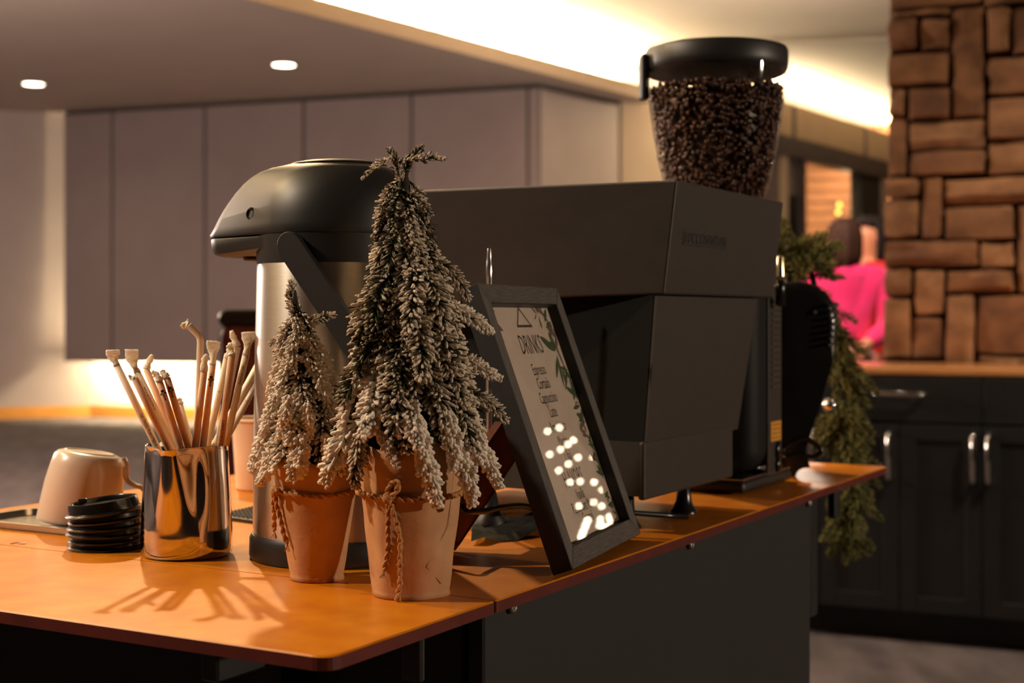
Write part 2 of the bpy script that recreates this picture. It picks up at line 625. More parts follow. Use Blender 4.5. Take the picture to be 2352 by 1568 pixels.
# return face of the bulkhead
RB = Vector((1.16, 15.36))
RD = (RB - PB).normalized()
RN = Vector((-RD.y, RD.x))
bm = newbm()
a, b = PB + RD * .02, RB
prism(bm, [tuple(a + RN * .02), tuple(b + RN * .02), tuple(b + RN * .14), tuple(a + RN * .14)], zb + .01, ZC - .02)
wr = obj('wall_return', bm, M_joint, kind='structure')
bm = newbm()
prism(bm, [tuple(a), tuple(b - RD * .03), tuple(b - RD * .03 + RN * .02), tuple(a + RN * .02)], zb, ZC - .05, bev=.006, seg=1)
obj('panel', bm, mat('lit_taupe_panel', s2l((176, 160, 152)), .75, col2=s2l((172, 155, 147)), scale=3), wr)  # paler copy of the taupe panel, its stronger light painted in
# wall set back under the bulkhead, its baseboard, the left side wall
K0 = PA + PN * .5
K0 = Vector((-4.84, 16.5))
K1 = K0 + PD * 5.45
bm = newbm()
prism(bm, [tuple(K0), tuple(K1), tuple(K1 + PN * .1), tuple(K0 + PN * .1)], 0, ZC)
obj('wall_back', bm, M_white, kind='structure')
bm = newbm()
prism(bm, [tuple(K0 - PN * .02), tuple(K1 - PN * .02), tuple(K1), tuple(K0)], 0, .13)
obj('baseboard_back', bm, M_basew, kind='structure')
SD = Vector((.9, .45)).normalized()
S0 = K0 - SD * 9
SN = Vector((-SD.y, SD.x))
bm = newbm()
prism(bm, [tuple(S0), tuple(K0), tuple(K0 + SN * .1), tuple(S0 + SN * .1)], 0, ZC)
obj('wall_side', bm, M_wall, kind='structure')
bm = newbm()
prism(bm, [tuple(S0), tuple(S0 - SN * .02), tuple(K0 - SN * .02), tuple(K0)], 0, .13)
obj('baseboard_side', bm, M_basew, kind='structure')
# LED strip under the bulkhead
st = thing('under_panel_light', 'warm strip light tucked under the grey panelled wall', 'light', (0, 0, 0))
bm = newbm()
a, b = PA + PN * .22 + PD * .15, PA + PN * .22 + PD * 5.3
prism(bm, [tuple(a), tuple(b), tuple(b + PN * .04), tuple(a + PN * .04)], zb + .10, zb + .12)
obj('lens', bm, E_floor, st)

# cream wall right of the bulkhead
bm = newbm()
Q0, Q1 = RB + RD * .02, Vector((3.16, 16.43))
QN = Vector((-(Q1 - Q0).y, (Q1 - Q0).x)).normalized()
prism(bm, [tuple(Q0), tuple(Q1), tuple(Q1 + QN * .1), tuple(Q0 + QN * .1)], 0, 3.46)
obj('wall_cream', bm, M_cream, kind='structure')
# fascia over the opening on the right, with posts
G0 = Vector((3.10, 16.36))
GD = Vector((.559, .829)).normalized()
GN = Vector((-GD.y, GD.x))
def gpoly(k0, k1, d0, d1):
    return [tuple(G0 + GD * k0 + GN * d0), tuple(G0 + GD * k1 + GN * d0), tuple(G0 + GD * k1 + GN * d1), tuple(G0 + GD * k0 + GN * d1)]
def gk(x):
    return (on_line(x, G0, GD) - G0).dot(GD)
bm = newbm()
prism(bm, gpoly(-1.1, 6, .02, .12), 3.2, 3.60)
fa = obj('wall_fascia', bm, M_metal, kind='structure')
E_cove2 = emission('fascia_strip_light', (1.0, .80, .50), 420)
st = thing('cove_light', 'strip light lying hidden on top of the cream fascia', 'light', (0, 0, 0))
bm = newbm()
prism(bm, gpoly(-1.0, 6, .14, .20), 3.605, 3.62)
obj('lens', bm, E_cove2, st)
cc = [1712, 1820, 1832, 1985, 1995, 2130]
for i in (0, 2, 4):
    bm = newbm()
    prism(bm, gpoly(gk(cc[i]), gk(cc[i + 1]), 0, .02), 3.22, 3.59)
    obj('panel', bm, M_cream, fa)
bm = newbm()
prism(bm, gpoly(-1.1, 6, -.03, .14), 2.98, 3.2)
obj('trim_3', bm, M_metal, kind='structure')
for i, (xa, xb, mm) in enumerate([(1838, 1852, M_metal), (1977, 2022, M_darkm), (2024, 2040, M_wall)]):
    bm = newbm()
    prism(bm, gpoly(gk(xa), gk(xb), 0, .14), 0, 2.98)
    obj('trim_%d' % (4 + i), bm, mm, kind='structure')
# glazed screen left of the grey post
wn = None
bm = newbm()
prism(bm, gpoly(gk(1712), gk(1838), .05, .08), 0, 2.98)
wn = obj('window_1', bm, M_panel, kind='structure')
bm = newbm()
prism(bm, gpoly(gk(1803), gk(1838), .03, .1), 0, 2.55)
obj('panel', bm, M_darkm, wn)
# wood-sided wall seen through the opening: separate boards
BWD = 21.0
bw = newbm()
prism(bw, [(3.2, BWD + .05), (8.0, BWD - 1), (8.0, BWD - .9), (3.2, BWD + .15)], 0, 4.0)
bo = obj('wall_beyond', bw, M_mortar, kind='structure')
z = 1.2
while z < 4.0:
    h = .16
    bm = newbm()
    prism(bm, [(3.2, BWD + .02), (8.0, BWD - 1.03), (8.0, BWD - 1), (3.2, BWD + .05)], z, min(z + h - .015, 4.0), bev=.004, seg=1)
    obj('plank', bm, M_wood, bo)
    z += h
lamp('room_beyond', (4.6, 19.2, 2.9), (5, 20.5, 2), 12, (1.0, .7, .38), .2)
# enclosing walls outside the frame
bm = newbm()
box(bm, (-.5, -5.95, 2), (25, .1, 4))
obj('wall_rear', bm, mat('rear_wall', s2l((62, 52, 46)), .8, col2=s2l((56, 47, 42)), scale=3), kind='structure')
bm = newbm()
box(bm, (11.95, 10, 2), (.1, 34, 4))
obj('wall_right', bm, M_wall, kind='structure')
bm = newbm()
box(bm, (-12.95, 10, 2), (.1, 34, 4))
obj('wall_far_left', bm, M_wall, kind='structure')
bm = newbm()
box(bm, (0, 26.95, 2), (25, .1, 4))
obj('wall_end', bm, M_wall, kind='structure')

# ceiling downlights
def downlight(p, label, power):
    t = thing('ceiling_downlight', label, 'light', (p.x, p.y, ZC), 0)
    bm = newbm()
    lathe(bm, [(.125, 0), (.125, -.006), (.105, -.010), (.10, -.004), (.10, 0)], 24)
    obj('trim_ring', bm, M_ceil, t, True)
    bm = newbm()
    lathe(bm, [(.10, -.004), (.06, -.010), (.0001, -.012)], 24)
    obj('lens', bm, E_down, t, True)
    lamp('downlight_beam', (p.x, p.y, ZC - .03), (p.x, p.y, 0), power, (1, .8, .62), .1, 150, .8)
D1 = 2.3 * F / (HY - 148)
downlight(px(652, 148, D1), 'round ceiling downlight in the grey ceiling nearer the glowing cove', 45)
D2 = 2.3 * F / (HY - 192)
downlight(px(77, 192, D2), 'round ceiling downlight in the grey ceiling close to the far left wall', 45)

# ------------------------------------------------------------------ coffee cart
u = Vector((.4932, .8699))
nn = Vector((-.8699, .4932))
P0 = tb(755, 1510)
CR = math.atan2(u.y, u.x)
def cart(s, t, z=T):
    v = Vector((P0.x, P0.y)) + u * s + nn * t
    return Vector((v.x, v.y, z))
ct = thing('coffee_cart', 'dark coffee cart with an orange wood-look folding top and red-brown edges', 'cart', (P0.x, P0.y, 0), CR)
W_, S1, S2, S3 = .805, .2275, 1.178, 1.44
TH = .0105
def rrect(x0, y0, x1, y1, rad_, corners):
    pts = []
    for (cx, cy, a0, k) in ((x0, y0, PI, 0), (x1, y0, 1.5 * PI, 1), (x1, y1, 0, 2), (x0, y1, .5 * PI, 3)):
        if k in corners:
            r = corners[k]
            ox, oy = (cx + r if k in (0, 3) else cx - r), (cy + r if k in (0, 1) else cy - r)
            pts += [(ox + r * math.cos(a0 + i * PI / 12), oy + r * math.sin(a0 + i * PI / 12)) for i in range(7)]
        else:
            pts.append((cx, cy))
    return pts
def slab(name, x0, x1, corners):
    poly = rrect(x0, 0, x1, W_, .014, corners)
    bm = newbm()
    prism(bm, poly, T - TH, T - .0012)
    o = obj(name, bm, M_edge, ct)
    bm = newbm()
    cxm, cym = (x0 + x1) / 2, W_ / 2
    ins = [(x + (.0012 if x < .2 else -.0012 if x > 1.2 else 0), y + (.0012 if y < cym else -.0012)) for x, y in poly]
    prism(bm, poly, T - .0012, T, ins)
    obj('laminate', bm, M_table, o)
slab('end_flap', 0, S1 - .0016, {0: .014, 3: .014, 1: .003, 2: .003})
slab('tabletop', S1 + .0004, S2 - .0012, {k: .003 for k in range(4)})
slab('end_flap', S2 + .0008, S3, {1: .014, 2: .014, 0: .003, 3: .003})
ZB = T - TH
# front panel, back panel, ends, frame posts
for nm, s0, s1, t0, t1, z0, z1 in (
        ('front_panel', S1 + .004, 1.095, .014, .03, .12, ZB), ('back_panel', S1 + .004, 1.15, W_ - .06, W_ - .04, .12, ZB),
        ('end_panel', S1 + .03, S1 + .05, .05, W_ - .06, .12, ZB), ('end_panel', 1.10, 1.12, .05, W_ - .06, .12, ZB),
        ('shelf', S1 + .03, 1.10, .03, W_ - .06, .12, .14)):
    bm = newbm()
    box(bm, ((s0 + s1) / 2, (t0 + t1) / 2, (z0 + z1) / 2), (s1 - s0, t1 - t0, z1 - z0), bev=.002, seg=1)
    obj(nm, bm, M_cart, ct)
for s, t, z0 in ((1.118, .03, .74), (1.118, W_ - .08, .06), (S1 - .03, W_ - .08, .06)):
    bm = newbm()
    box(bm, (s, t, (z0 + ZB) / 2), (.03, .03, ZB - z0), bev=.003, seg=1)
    obj('post', bm, M_black, ct)
# brackets that hold the flaps out
for s0, s1 in ((.06, S1), (1.185, 1.38)):
    for t in (.16, W_ - .16):
        bm = newbm()
        box(bm, ((s0 + s1) / 2, t, ZB - .02), (s1 - s0, .018, .04), bev=.002, seg=1)
        obj('flap_bracket', bm, M_black, ct)
bm = newbm()
box(bm, (1.215, .018, ZB - .022), (.022, .014, .044), bev=.003, seg=1)
obj('latch', bm, M_black, ct)
bm = newbm()
box(bm, (.157, .035, ZB - .022), (.006, .02, .045), bev=.002, seg=1)
obj('latch', bm, M_mach, ct)
bm = newbm()
box(bm, (S1 + .012, .5, .5), (.02, .55, .70))
obj('inner_panel', bm, M_cart, ct)
# round panel clips below the edge
for x, y in ((1175, 1391), (1585, 1249), (1857, 1154)):
    q = on_line(x, (P0.x + nn.x * .012, P0.y + nn.y * .012), u)
    s = (q - Vector((P0.x, P0.y))).dot(u)
    zz = CAMZ - (y - HY) / F * q.y
    zz = min(zz, ZB - .004)
    bm = newbm()
    lathe(bm, [(.0058, 0), (.0058, .004), (.0045, .0055), (.0018, .0055), (.0016, .004), (.0001, .004)], 20)
    bmesh.ops.transform(bm, matrix=Matrix.Translation((s, .014, zz)) @ Matrix.Rotation(PI / 2, 4, 'X'), verts=bm.verts)
    o = obj('panel_clip', bm, mat('clip_metal', (.28, .25, .22), .4, metal=.8, col2=(.24, .22, .2), scale=50), ct, True, label='pale round metal clip')
for s in (S1 + .1, 1.05):
    for t in (.1, W_ - .12):
        bm = newbm()
        lathe(bm, [(.0001, -.016), (.03, -.016), (.035, -.012), (.035, .012), (.03, .016), (.0001, .016)], 20)
        bmesh.ops.transform(bm, matrix=Matrix.Translation((s, t, .0355)) @ Matrix.Rotation(PI / 2, 4, 'X'), verts=bm.verts)
        w_ = obj('caster', bm, M_black, ct, True)
        bm = newbm()
        box(bm, (s, t, .095), (.03, .045, .05))
        obj('caster_fork', bm, M_black, ct)

# ------------------------------------------------------------------ milk pitcher
PC = Vector((-.3180, 1.405, T))
pt = thing('milk_pitcher', 'polished steel milk pitcher with a pouring lip, holding wrapped straws', 'pitcher', PC, 0)
PH, RB_, RT = .108, .0437, .0398
SPA = math.radians(-100)     # the lip points at the camera
def pit(r, z, a):
    da = (a - SPA + PI) % (2 * PI) - PI
    k = max(0, (z - .030) / (PH - .030))
    bulge = .0105 * (k ** 1.1) * math.exp(-(da / .30) ** 2) - .0030 * math.sin(min(1, k * 1.0) * PI) * math.exp(-((abs(da) - .62) / .22) ** 2)
    lip = (-.0012 * math.exp(-(da / .7) ** 2) - .0010 * math.exp(-(da / .16) ** 2)) * max(0, (z - .09) / .018)
    rr = r + bulge * (1 if r > .01 else 0)
    return (rr * math.cos(a), rr * math.sin(a), z + lip)
prof = [(.0385, 0), (.0415, .0008), (.0432, .003), (.0440, .008), (.0442, .016)]
for i in range(1, 15):
    z = .016 + (PH - .016) * i / 14
    prof.append((.0442 - (.0442 - RT) * (i / 14) ** 1.1, z))
prof += [(RT + .0004, PH + .0006), (RT - .0006, PH + .0004)]
inner = [(r - .0011, z) for r, z in prof[4:-2]][::-1]
prof += inner + [(.036, .004), (.0001, .004)]
bm = newbm()
lathe(bm, prof, 128, pit)
obj('body', bm, M_steel, pt, True)
bm = newbm()
ha = SPA + PI
hp = [Vector((math.cos(ha) * r, math.sin(ha) * r, z)) for r, z in ((.041, .094), (.055, .097), (.066, .088), (.068, .066), (.066, .044), (.058, .030), (.0435, .026))]
tube(bm, spline(hp, 6), .0048, 10, flat=[(1.5, .5)] * (6 * 6 + 1))
obj('handle', bm, M_steel, pt, True)

# ------------------------------------------------------------------ wrapped straws
def z3(x, y):
    return 220 + x / 4.6125, 720 + y / 4.6125
straws = [
    # tube top, at the rim, tip of the wrapper, D top, D rim, white?, style, text, label
    ((222, 548), (640, 1400), (180, 385), 1.39, 1.392, 1, 'fan', '100 TREES PLANTED F', 'leftmost white paper straw reading 100 trees planted, flat folded tip'),
    ((415, 690), (765, 1415), (345, 650), 1.372, 1.385, 0, 'curl', 'oatmi', 'brown straw with a small torn curl at its tip, second from left'),
    ((440, 620), (840, 1440), (380, 378), 1.395, 1.395, 1, 'fan', 'www.earthstraw.co', 'white straw with a wide flat folded tip and scribbled script, third from left'),
    ((535, 590), (885, 1440), (600, 440), 1.41, 1.41, 0, 'twist', '', 'brown straw with a white twisted tip, behind the bee-printed pair'),
    ((675, 720), (905, 1440), (600, 610), 1.373, 1.380, 0, 'twist', 'BEE', 'brown straw printed with a bee, left one of the bee-printed pair'),
    ((755, 680), (985, 1430), (690, 600), 1.375, 1.384, 0, 'twist', 'BEE', 'brown straw printed with a bee, right one of the bee-printed pair'),
    ((890, 960), (1012, 1425), (870, 900), 1.40, 1.40, 1, 'twist', '', 'short pale straw half hidden behind the right bee-printed straw'),
    ((1110, 300), (1068, 1425), (940, 100), 1.40, 1.40, 1, 'bend', '', 'white straw bent over near the top, tallest of the middle bunch'),
    ((1150, 610), (1052, 1425), (1178, 430), 1.375, 1.383, 0, 'twist', ',', 'brown straw with a narrow crumpled tip, just in front of the bent straw'),
    ((1238, 540), (1135, 1420), (1250, 290), 1.382, 1.385, 0, 'fan', 'BEE', 'bee-printed brown straw with a square see-through wrapper end, by the bent straw'),
    ((1440, 450), (1320, 1395), (1400, 330), 1.372, 1.382, 0, 'twist', 'MILLION STRAWS', 'brown straw reading million straws in front of the right bunch'),
    ((1590, 440), (1375, 1395), (1615, 190), 1.39, 1.39, 1, 'fan', 'thatstraw.com', 'white straw with large crumpled wrapper and script down its side, right bunch'),
    ((1390, 470), (1180, 1410), (1420, 310), 1.415, 1.41, 1, 'twist', 'o', 'pale straw leaning right behind the brown million straws one'),
    ((1720, 540), (1250, 1400), (1790, 430), 1.50, 1.415, 1, 'twist', '', 'pale straw slanting farthest right towards the airpot, upper of two'),
    ((1730, 690), (1340, 1400), (1800, 590), 1.49, 1.412, 1, 'twist', 'o', 'pale straw slanting farthest right towards the airpot, lower of two'),
    ((1500, 350), (1290, 1400), (1435, 180), 1.418, 1.415, 1, 'twist', '', 'pale straw with a thin twisted top end rising behind the right bunch'),
]
rs = random.Random(3)
SR = .0034
for top, rim, tip, Dt, Dr, white, style, txt, lab in straws:
    P = px(*z3(*top), Dt)
    R = px(*z3(*rim), Dr)
    Q = px(*z3(*tip), Dt)
    d = (R - P).normalized()
    k = 0
    while True:
        k += .002
        E = R + d * k
        if E.z < T + .008 or math.hypot(E.x - PC.x, E.y - PC.y) > .0355:
            break
    base = R + d * (k - .002)
    ms = M_straw_w if white else M_straw
    t = thing('paper_straw', lab, 'straw', base, 0, 'wrapped paper straws in the pitcher')
    bm = newbm()
    pts = [(0, 0, 0), (R - base), (R * .5 + P * .5 - base), (P - base)]
    if style == 'bend':
        Kp = px(*z3(1095, 250), Dt)
        bend = spline([P - base, Kp + Vector((0, 0, .001)) - base, px(*z3(1030, 170), Dt) - base, px(*z3(985, 125), Dt) - base], 4)
        pts = pts[:-1] + bend
    tube(bm, pts, SR, 14)
    obj('tube', bm, ms, t, True)
    # wrapper end
    bm = newbm()
    S = pts[-1] if style == 'bend' else P - base
    S = Vector(S)
    E = Q - base
    ax = E - S
    side = Vector((0, -1, 0))
    if style in ('fan', 'bend'):
        ws = [(1.02, 1.02), (.8, .75), (1.1, .42), (1.75, .22), (1.9, .14), (1.85, .10)]
        if style == 'bend':
            ws = [(1.0, 1.0), (1.15, .7), (1.45, .5), (1.5, .4), (1.3, .3), (1.0, .15)]
    elif style == 'curl':
        ws = [(1.03, 1.03), (.8, .8), (.6, .35), (.7, .2), (.45, .15), (.3, .1)]
    else:
        ws = [(1.05, 1.05), (1.15, .95), (.75, .55), (1.05, .35), (.7, .3), (.55, .2)]
    wp_, fl = [], []
    off = Vector((rs.uniform(-1, 1), rs.uniform(-1, 1), rs.uniform(-1, 1))) * .0012
    nsub = 14
    for i in range(nsub + 1):
        f = i / nsub
        g = f * (len(ws) - 1)
        a = min(int(g), len(ws) - 2)
        h = g - a
        wp_.append(S + ax * f + off * math.sin(f * PI) * 1.5)
        fl.append((ws[a][0] * (1 - h) + ws[a + 1][0] * h, ws[a][1] * (1 - h) + ws[a + 1][1] * h))
    rings = tube(bm, wp_, SR * 1.04, 16, flat=fl, up=(0, -1, 0))
    for i, ring in enumerate(rings):
        amp = .0009 * min(1, i / 5)
        for v in ring:
            nz = mnoise.noise_vector(v.co * 260 + Vector((i, 0, len(lab))))
            v.co += nz * amp
    obj('wrapper_end', bm, M_wrap, t, True)
    # print on the side that faces the camera
    if txt:
        axis = (P - R).normalized()
        mid = None
        ref = (Vector((0, 0, CAMZ)) - R)
        out = (ref - axis * ref.dot(axis)).normalized()
        lat = axis.cross(out)          # reading direction is down the straw
        if txt == 'BEE':
            def mapc(v, f0):
                q = R + (P - R) * f0 - base
                ang = v.y / SR
                return q - axis * v.x + (out * math.cos(ang) + lat * math.sin(ang)) * (SR + .00022)
            f0 = {5: .80}.get(0, .80)
            bmx = newbm()
            def ell(cx, cy, rx, ry, ro=0):
                vs = [bmx.verts.new((cx + rx * math.cos(i * PI / 8) * math.cos(ro) - ry * math.sin(i * PI / 8) * math.sin(ro),
                                     cy + rx * math.cos(i * PI / 8) * math.sin(ro) + ry * math.sin(i * PI / 8) * math.cos(ro), 0)) for i in range(16)]
                bmx.faces.new(vs)
            ell(-.0045, 0, .0012, .0017)
            ell(-.0022, .0019, .0020, .0007, .9)
            ell(-.0022, -.0019, .0020, .0007, -.9)
            for q in range(4):
                ell(-.0015 + q * .0013, 0, .0005, .0017 - q * .0003)
            ell(.0040, 0, .0010, .0007)
            me = bpy.data.meshes.new('bee_print')
            bmx.to_mesh(me)
            bmx.free()
            obj('bee_print', remap(me, lambda v: mapc(v, .80)), M_ink, t)
        else:
            sz = .0046 if txt.isupper() or txt[:3] == '100' else .0040
            f0 = {'100 TREES PLANTED F': .20, 'MILLION STRAWS': .13, 'oatmi': .04, 'www.earthstraw.co': .66, 'thatstraw.com': .78}.get(txt, .62)
            def mapt(v):
                q = R + (P - R) * f0 - base
                ang = (v.y - sz * .33) / SR
                return q - axis * v.x + (out * math.cos(ang) + lat * math.sin(ang)) * (SR + .00022)
            sgn = 1
            if txt in ('MILLION STRAWS', 'thatstraw.com'):   # reads upwards
                def mapt(v):
                    q = R + (P - R) * f0 - base
                    ang = (v.y - sz * .33) / SR
                    return q + axis * v.x + (out * math.cos(ang) - lat * math.sin(ang)) * (SR + .00022)
            text_part('print', txt, sz, M_ink, t, mapt, .78, cuts=3)

# ------------------------------------------------------------------ airpot
AC = Vector(((778 - CX) / F * 1.402, 1.402, T))
ap = thing('airpot', 'steel pump airpot with a black head, beak spout and carrying handle', 'coffee dispenser', AC, 0)
AH = lambda y: CAMZ - (y - HY) / F * 1.402 - T      # height above the cart of a pixel row at the axis
bm = newbm()
lathe(bm, [(.0800, 0), (.0850, .001), (.0862, .004), (.0858, .020), (.0838, .024), (.0815, .0245)], 72)
obj('base_ring', bm, M_black, ap, True, autosmooth=40)
bm = newbm()
lathe(bm, [(.0815, .022), (.0826, .03), (.0818, .12), (.0806, .2), (.0788, AH(612)), (.0785, AH(606))], 96)
obj('body', bm, M_airpot, ap, True, autosmooth=40)
bm = newbm()
lathe(bm, [(.0775, AH(609)), (.0788, AH(608)), (.0800, AH(560)), (.0803, AH(544)), (.0775, AH(541)), (.03, AH(541))], 72)
obj('collar', bm, M_satin, ap, True, autosmooth=40)
bdir = Vector((-.906, .4226))
bang = math.atan2(bdir.y, bdir.x)
def hull_ring(bm, R, d, rb, z, n=96):
    out = []
    for i in range(n):
        a = 2 * PI * i / n
        if d * math.cos(a) + rb > R:
            p = Vector((d + rb * math.cos(a), rb * math.sin(a)))
        else:
            p = Vector((R * math.cos(a), R * math.sin(a)))
        ca, sa = math.cos(bang), math.sin(bang)
        out.append(bm.verts.new((p.x * ca - p.y * sa, p.x * sa + p.y * ca, z)))
    return out
def loft(bm, levels, n=96):
    rings = [hull_ring(bm, *l, n) for l in levels]
    for a, b in zip(rings, rings[1:]):
        for i in range(n):
            j = (i + 1) % n
            bm.faces.new((a[i], a[j], b[j], b[i]))
    bm.faces.new(rings[0][::-1])
    bm.faces.new(rings[-1])
# lower beak, a slab under the head
bm = newbm()
z0, z1 = AH(586), AH(546)
loft(bm, [(.05, .096, .037, z0), (.06, .098, .040, z0 + .002), (.079, .1, .041, z0 + .006), (.0795, .1, .042, z1 - .001), (.078, .1, .0415, z1)])
obj('spout_housing', bm, M_satin, ap, True, autosmooth=35)
# head
bm = newbm()
lv = [(.0805, .101, .042, AH(543)), (.0812, .101, .0425, AH(538))]
for y, R, reach, rb in ((520, .0808, .1385, .041), (500, .080, .1335, .040), (480, .0785, .128, .039), (460, .076, .121, .039), (440, .0725, .113, .040), (420, .067, .103, .042),
                        (405, .0615, .093, .043), (395, .057, .083, .044), (388, .052, .071, .045), (384, .048, .058, .045), (381, .045, .05, .044)):
    lv.append((R, reach - rb, rb, AH(y)))
loft(bm, lv)
obj('head', bm, M_satin, ap, True, autosmooth=40)
bm = newbm()
lathe(bm, [(.046, AH(384)), (.0475, AH(381)), (.046, AH(378)), (.035, AH(373)), (.018, AH(370)), (.0001, AH(369))], 48)
obj('pump_button', bm, M_satin, ap, True, autosmooth=40)
bm = newbm()
lathe(bm, [(.0078, AH(374)), (.0078, AH(369)), (.005, AH(366)), (.0001, AH(366))], 20)
bmesh.ops.translate(bm, vec=(bdir.x * .026, bdir.y * .026, 0), verts=bm.verts)
obj('lock_knob', bm, M_black, ap, True, autosmooth=40)
# spout nozzle under the beak, screw boss on the side
bm = newbm()
lathe(bm, [(.010, z0 - .004), (.012, z0 - .003), (.012, z0 + .002), (.010, z0 + .002)], 20)
bmesh.ops.translate(bm, vec=(bdir.x * .098, bdir.y * .098, 0), verts=bm.verts)
obj('nozzle', bm, M_black, ap, True)
pdir = Vector((bdir.y * -1, bdir.x))          # sideways, towards the camera
if pdir.y > 0:
    pdir = -pdir
bm = newbm()
lathe(bm, [(.0062, -.002), (.0062, .0012), (.0050, .0022), (.0038, .0012), (.0036, -.0004), (.0001, -.0004)], 24)
cpos = bdir * .062
Mt = Matrix.Translation((cpos.x + pdir.x * .0578, cpos.y + pdir.y * .0578, AH(495))) @ Vector((pdir.x + bdir.x * .28, pdir.y + bdir.y * .28, .12)).to_track_quat('Z', 'Y').to_matrix().to_4x4()
bmesh.ops.transform(bm, matrix=Mt, verts=bm.verts)
obj('side_screw', bm, M_gloss, ap, True, autosmooth=40)
# carrying handle: two arms from the side pivots, joined behind
bm = newbm()
back = -bdir
arm_v = Vector((back.x * .62, back.y * .62, -.80))
for sgn in (1, -1):
    o_ = Vector((pdir.x, pdir.y, 0)) * sgn
    a0 = o_ * .0815 + Vector((0, 0, AH(572)))
    pts = [a0 + arm_v * k for k in (-.006, .0, .03, .07, .11, .145)]
    wv = Vector((back.x * .80, back.y * .80, .62))
    hw = [.0100, .0125, .0125, .0125, .0125, .0125]
    for i in range(len(pts) - 1):
        vs = []
        for q, h in ((pts[i], hw[i]), (pts[i + 1], hw[i + 1])):
            for s1_, s2_ in ((-1, 0), (1, 0), (1, 1), (-1, 1)):
                vs.append(bm.verts.new(q + wv * h * s1_ + o_ * (.0065 * s2_)))
        for f in ((0, 1, 2, 3), (7, 6, 5, 4), (0, 4, 5, 1), (1, 5, 6, 2), (2, 6, 7, 3), (3, 7, 4, 0)):
            bm.faces.new([vs[k] for k in f])
c0 = arm_v * .145 + Vector((0, 0, AH(572)))
bx_ = Vector((pdir.x, pdir.y, 0))
tube(bm, [c0 + bx_ * .088, c0 + bx_ * .06 + Vector((back.x, back.y, 0)) * .02, c0 + Vector((back.x, back.y, 0)) * .03, c0 - bx_ * .06 + Vector((back.x, back.y, 0)) * .02, c0 - bx_ * .088], .009, 10)
bmesh.ops.remove_doubles(bm, verts=bm.verts, dist=1e-5)
obj('carry_handle', bm, M_satin, ap)
bm = newbm()
lathe(bm, [(.0125, 0), (.0125, .0074), (.0118, .0082), (.0001, .0082)], 36)
Mt = Matrix.Translation((pdir.x * .0798, pdir.y * .0798, AH(572))) @ Vector((pdir.x, pdir.y, 0)).to_track_quat('Z', 'Y').to_matrix().to_4x4()
bmesh.ops.transform(bm, matrix=Mt, verts=bm.verts)
obj('handle_pivot', bm, M_satin, ap, True, autosmooth=40)

# ------------------------------------------------------------------ potted flocked trees
def needle(bm, fl, p, d, L, r, val, sides=5, root=.15):
    d = d.normalized()
    ref = Vector((0, 0, 1)) if abs(d.z) < .9 else Vector((1, 0, 0))
    a = d.cross(ref).normalized()
    b = d.cross(a)
    rings = []
    lump = random.Random(int((p.x * 7 + p.y * 13 + p.z * 17 + d.y) * 1e6))
    bend = Vector((lump.uniform(-1, 1), lump.uniform(-1, 1), lump.uniform(-1, 1))) * (L * .12)
    for f, k in ((0, .4), (.4, .85), (.72, 1.0), (.96, .8)):
        ring = []
        k *= lump.uniform(.78, 1.28)
        for i in range(sides):
            an = 2 * PI * i / sides
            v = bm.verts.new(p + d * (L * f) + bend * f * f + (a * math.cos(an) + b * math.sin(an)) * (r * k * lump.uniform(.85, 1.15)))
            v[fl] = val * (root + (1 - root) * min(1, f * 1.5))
            ring.append(v)
        rings.append(ring)
    tip = bm.verts.new(p + bend + d * (L + r * .35))
    tip[fl] = val
    for x, y in zip(rings, rings[1:]):
        for i in range(sides):
            j = (i + 1) % sides
            bm.faces.new((x[i], x[j], y[j], y[i]))
    for i in range(sides):
        bm.faces.new((rings[-1][i], rings[-1][(i + 1) % sides], tip))


def sprig_mesh(name, seed, L, needles, nl, nr, flock, droop, spread=1.0, thin=0.0, m=None):
    """a twig along +X, flat spray in Y, outer side +Z"""
    rd = random.Random(seed)
    bm = newbm()
    fl = bm.verts.layers.float.new('flock')
    pts = []
    for i in range(9):
        f = i / 8
        pts.append(Vector((L * f, .004 * math.sin(f * 3 + seed), -droop * L * f * f)))
    for r in tube(bm, pts, [.0014 - .0008 * i / 8 for i in range(9)], 5):
        for v in r:
            v[fl] = .05
    n = needles
    for i in range(n):
        f = (i + rd.random()) / n
        f = .04 + .96 * f
        k = min(int(f * 8), 7)
        p = pts[k].lerp(pts[k + 1], f * 8 - k)
        sd = 1 if i % 2 else -1
        up = rd.uniform(-.35, .75)
        if i % 5 == 0:
            sd *= .25
            up = rd.uniform(.5, 1.0)
        fw = rd.uniform(.55, 1.0) + (.9 * f ** 4)
        d = Vector((fw, sd * spread * rd.uniform(.7, 1.1), up * .8))
        ll = nl * (1.0 - .45 * f ** 3) * rd.uniform(.75, 1.2) * (.7 + .6 * min(1, f * 3) * .5)
        green = rd.random() < thin
        val = rd.uniform(.05, .3) if green else rd.uniform(.65, 1.0) * flock
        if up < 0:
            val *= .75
        needle(bm, fl, p, d, ll, nr * (.5 if green else rd.uniform(.8, 1.25)), val)
    me = bpy.data.meshes.new(name)
    bm.to_mesh(me)
    bm.free()
    for p in me.polygons:
        p.use_smooth = True
    me.materials.append(m)
    return me


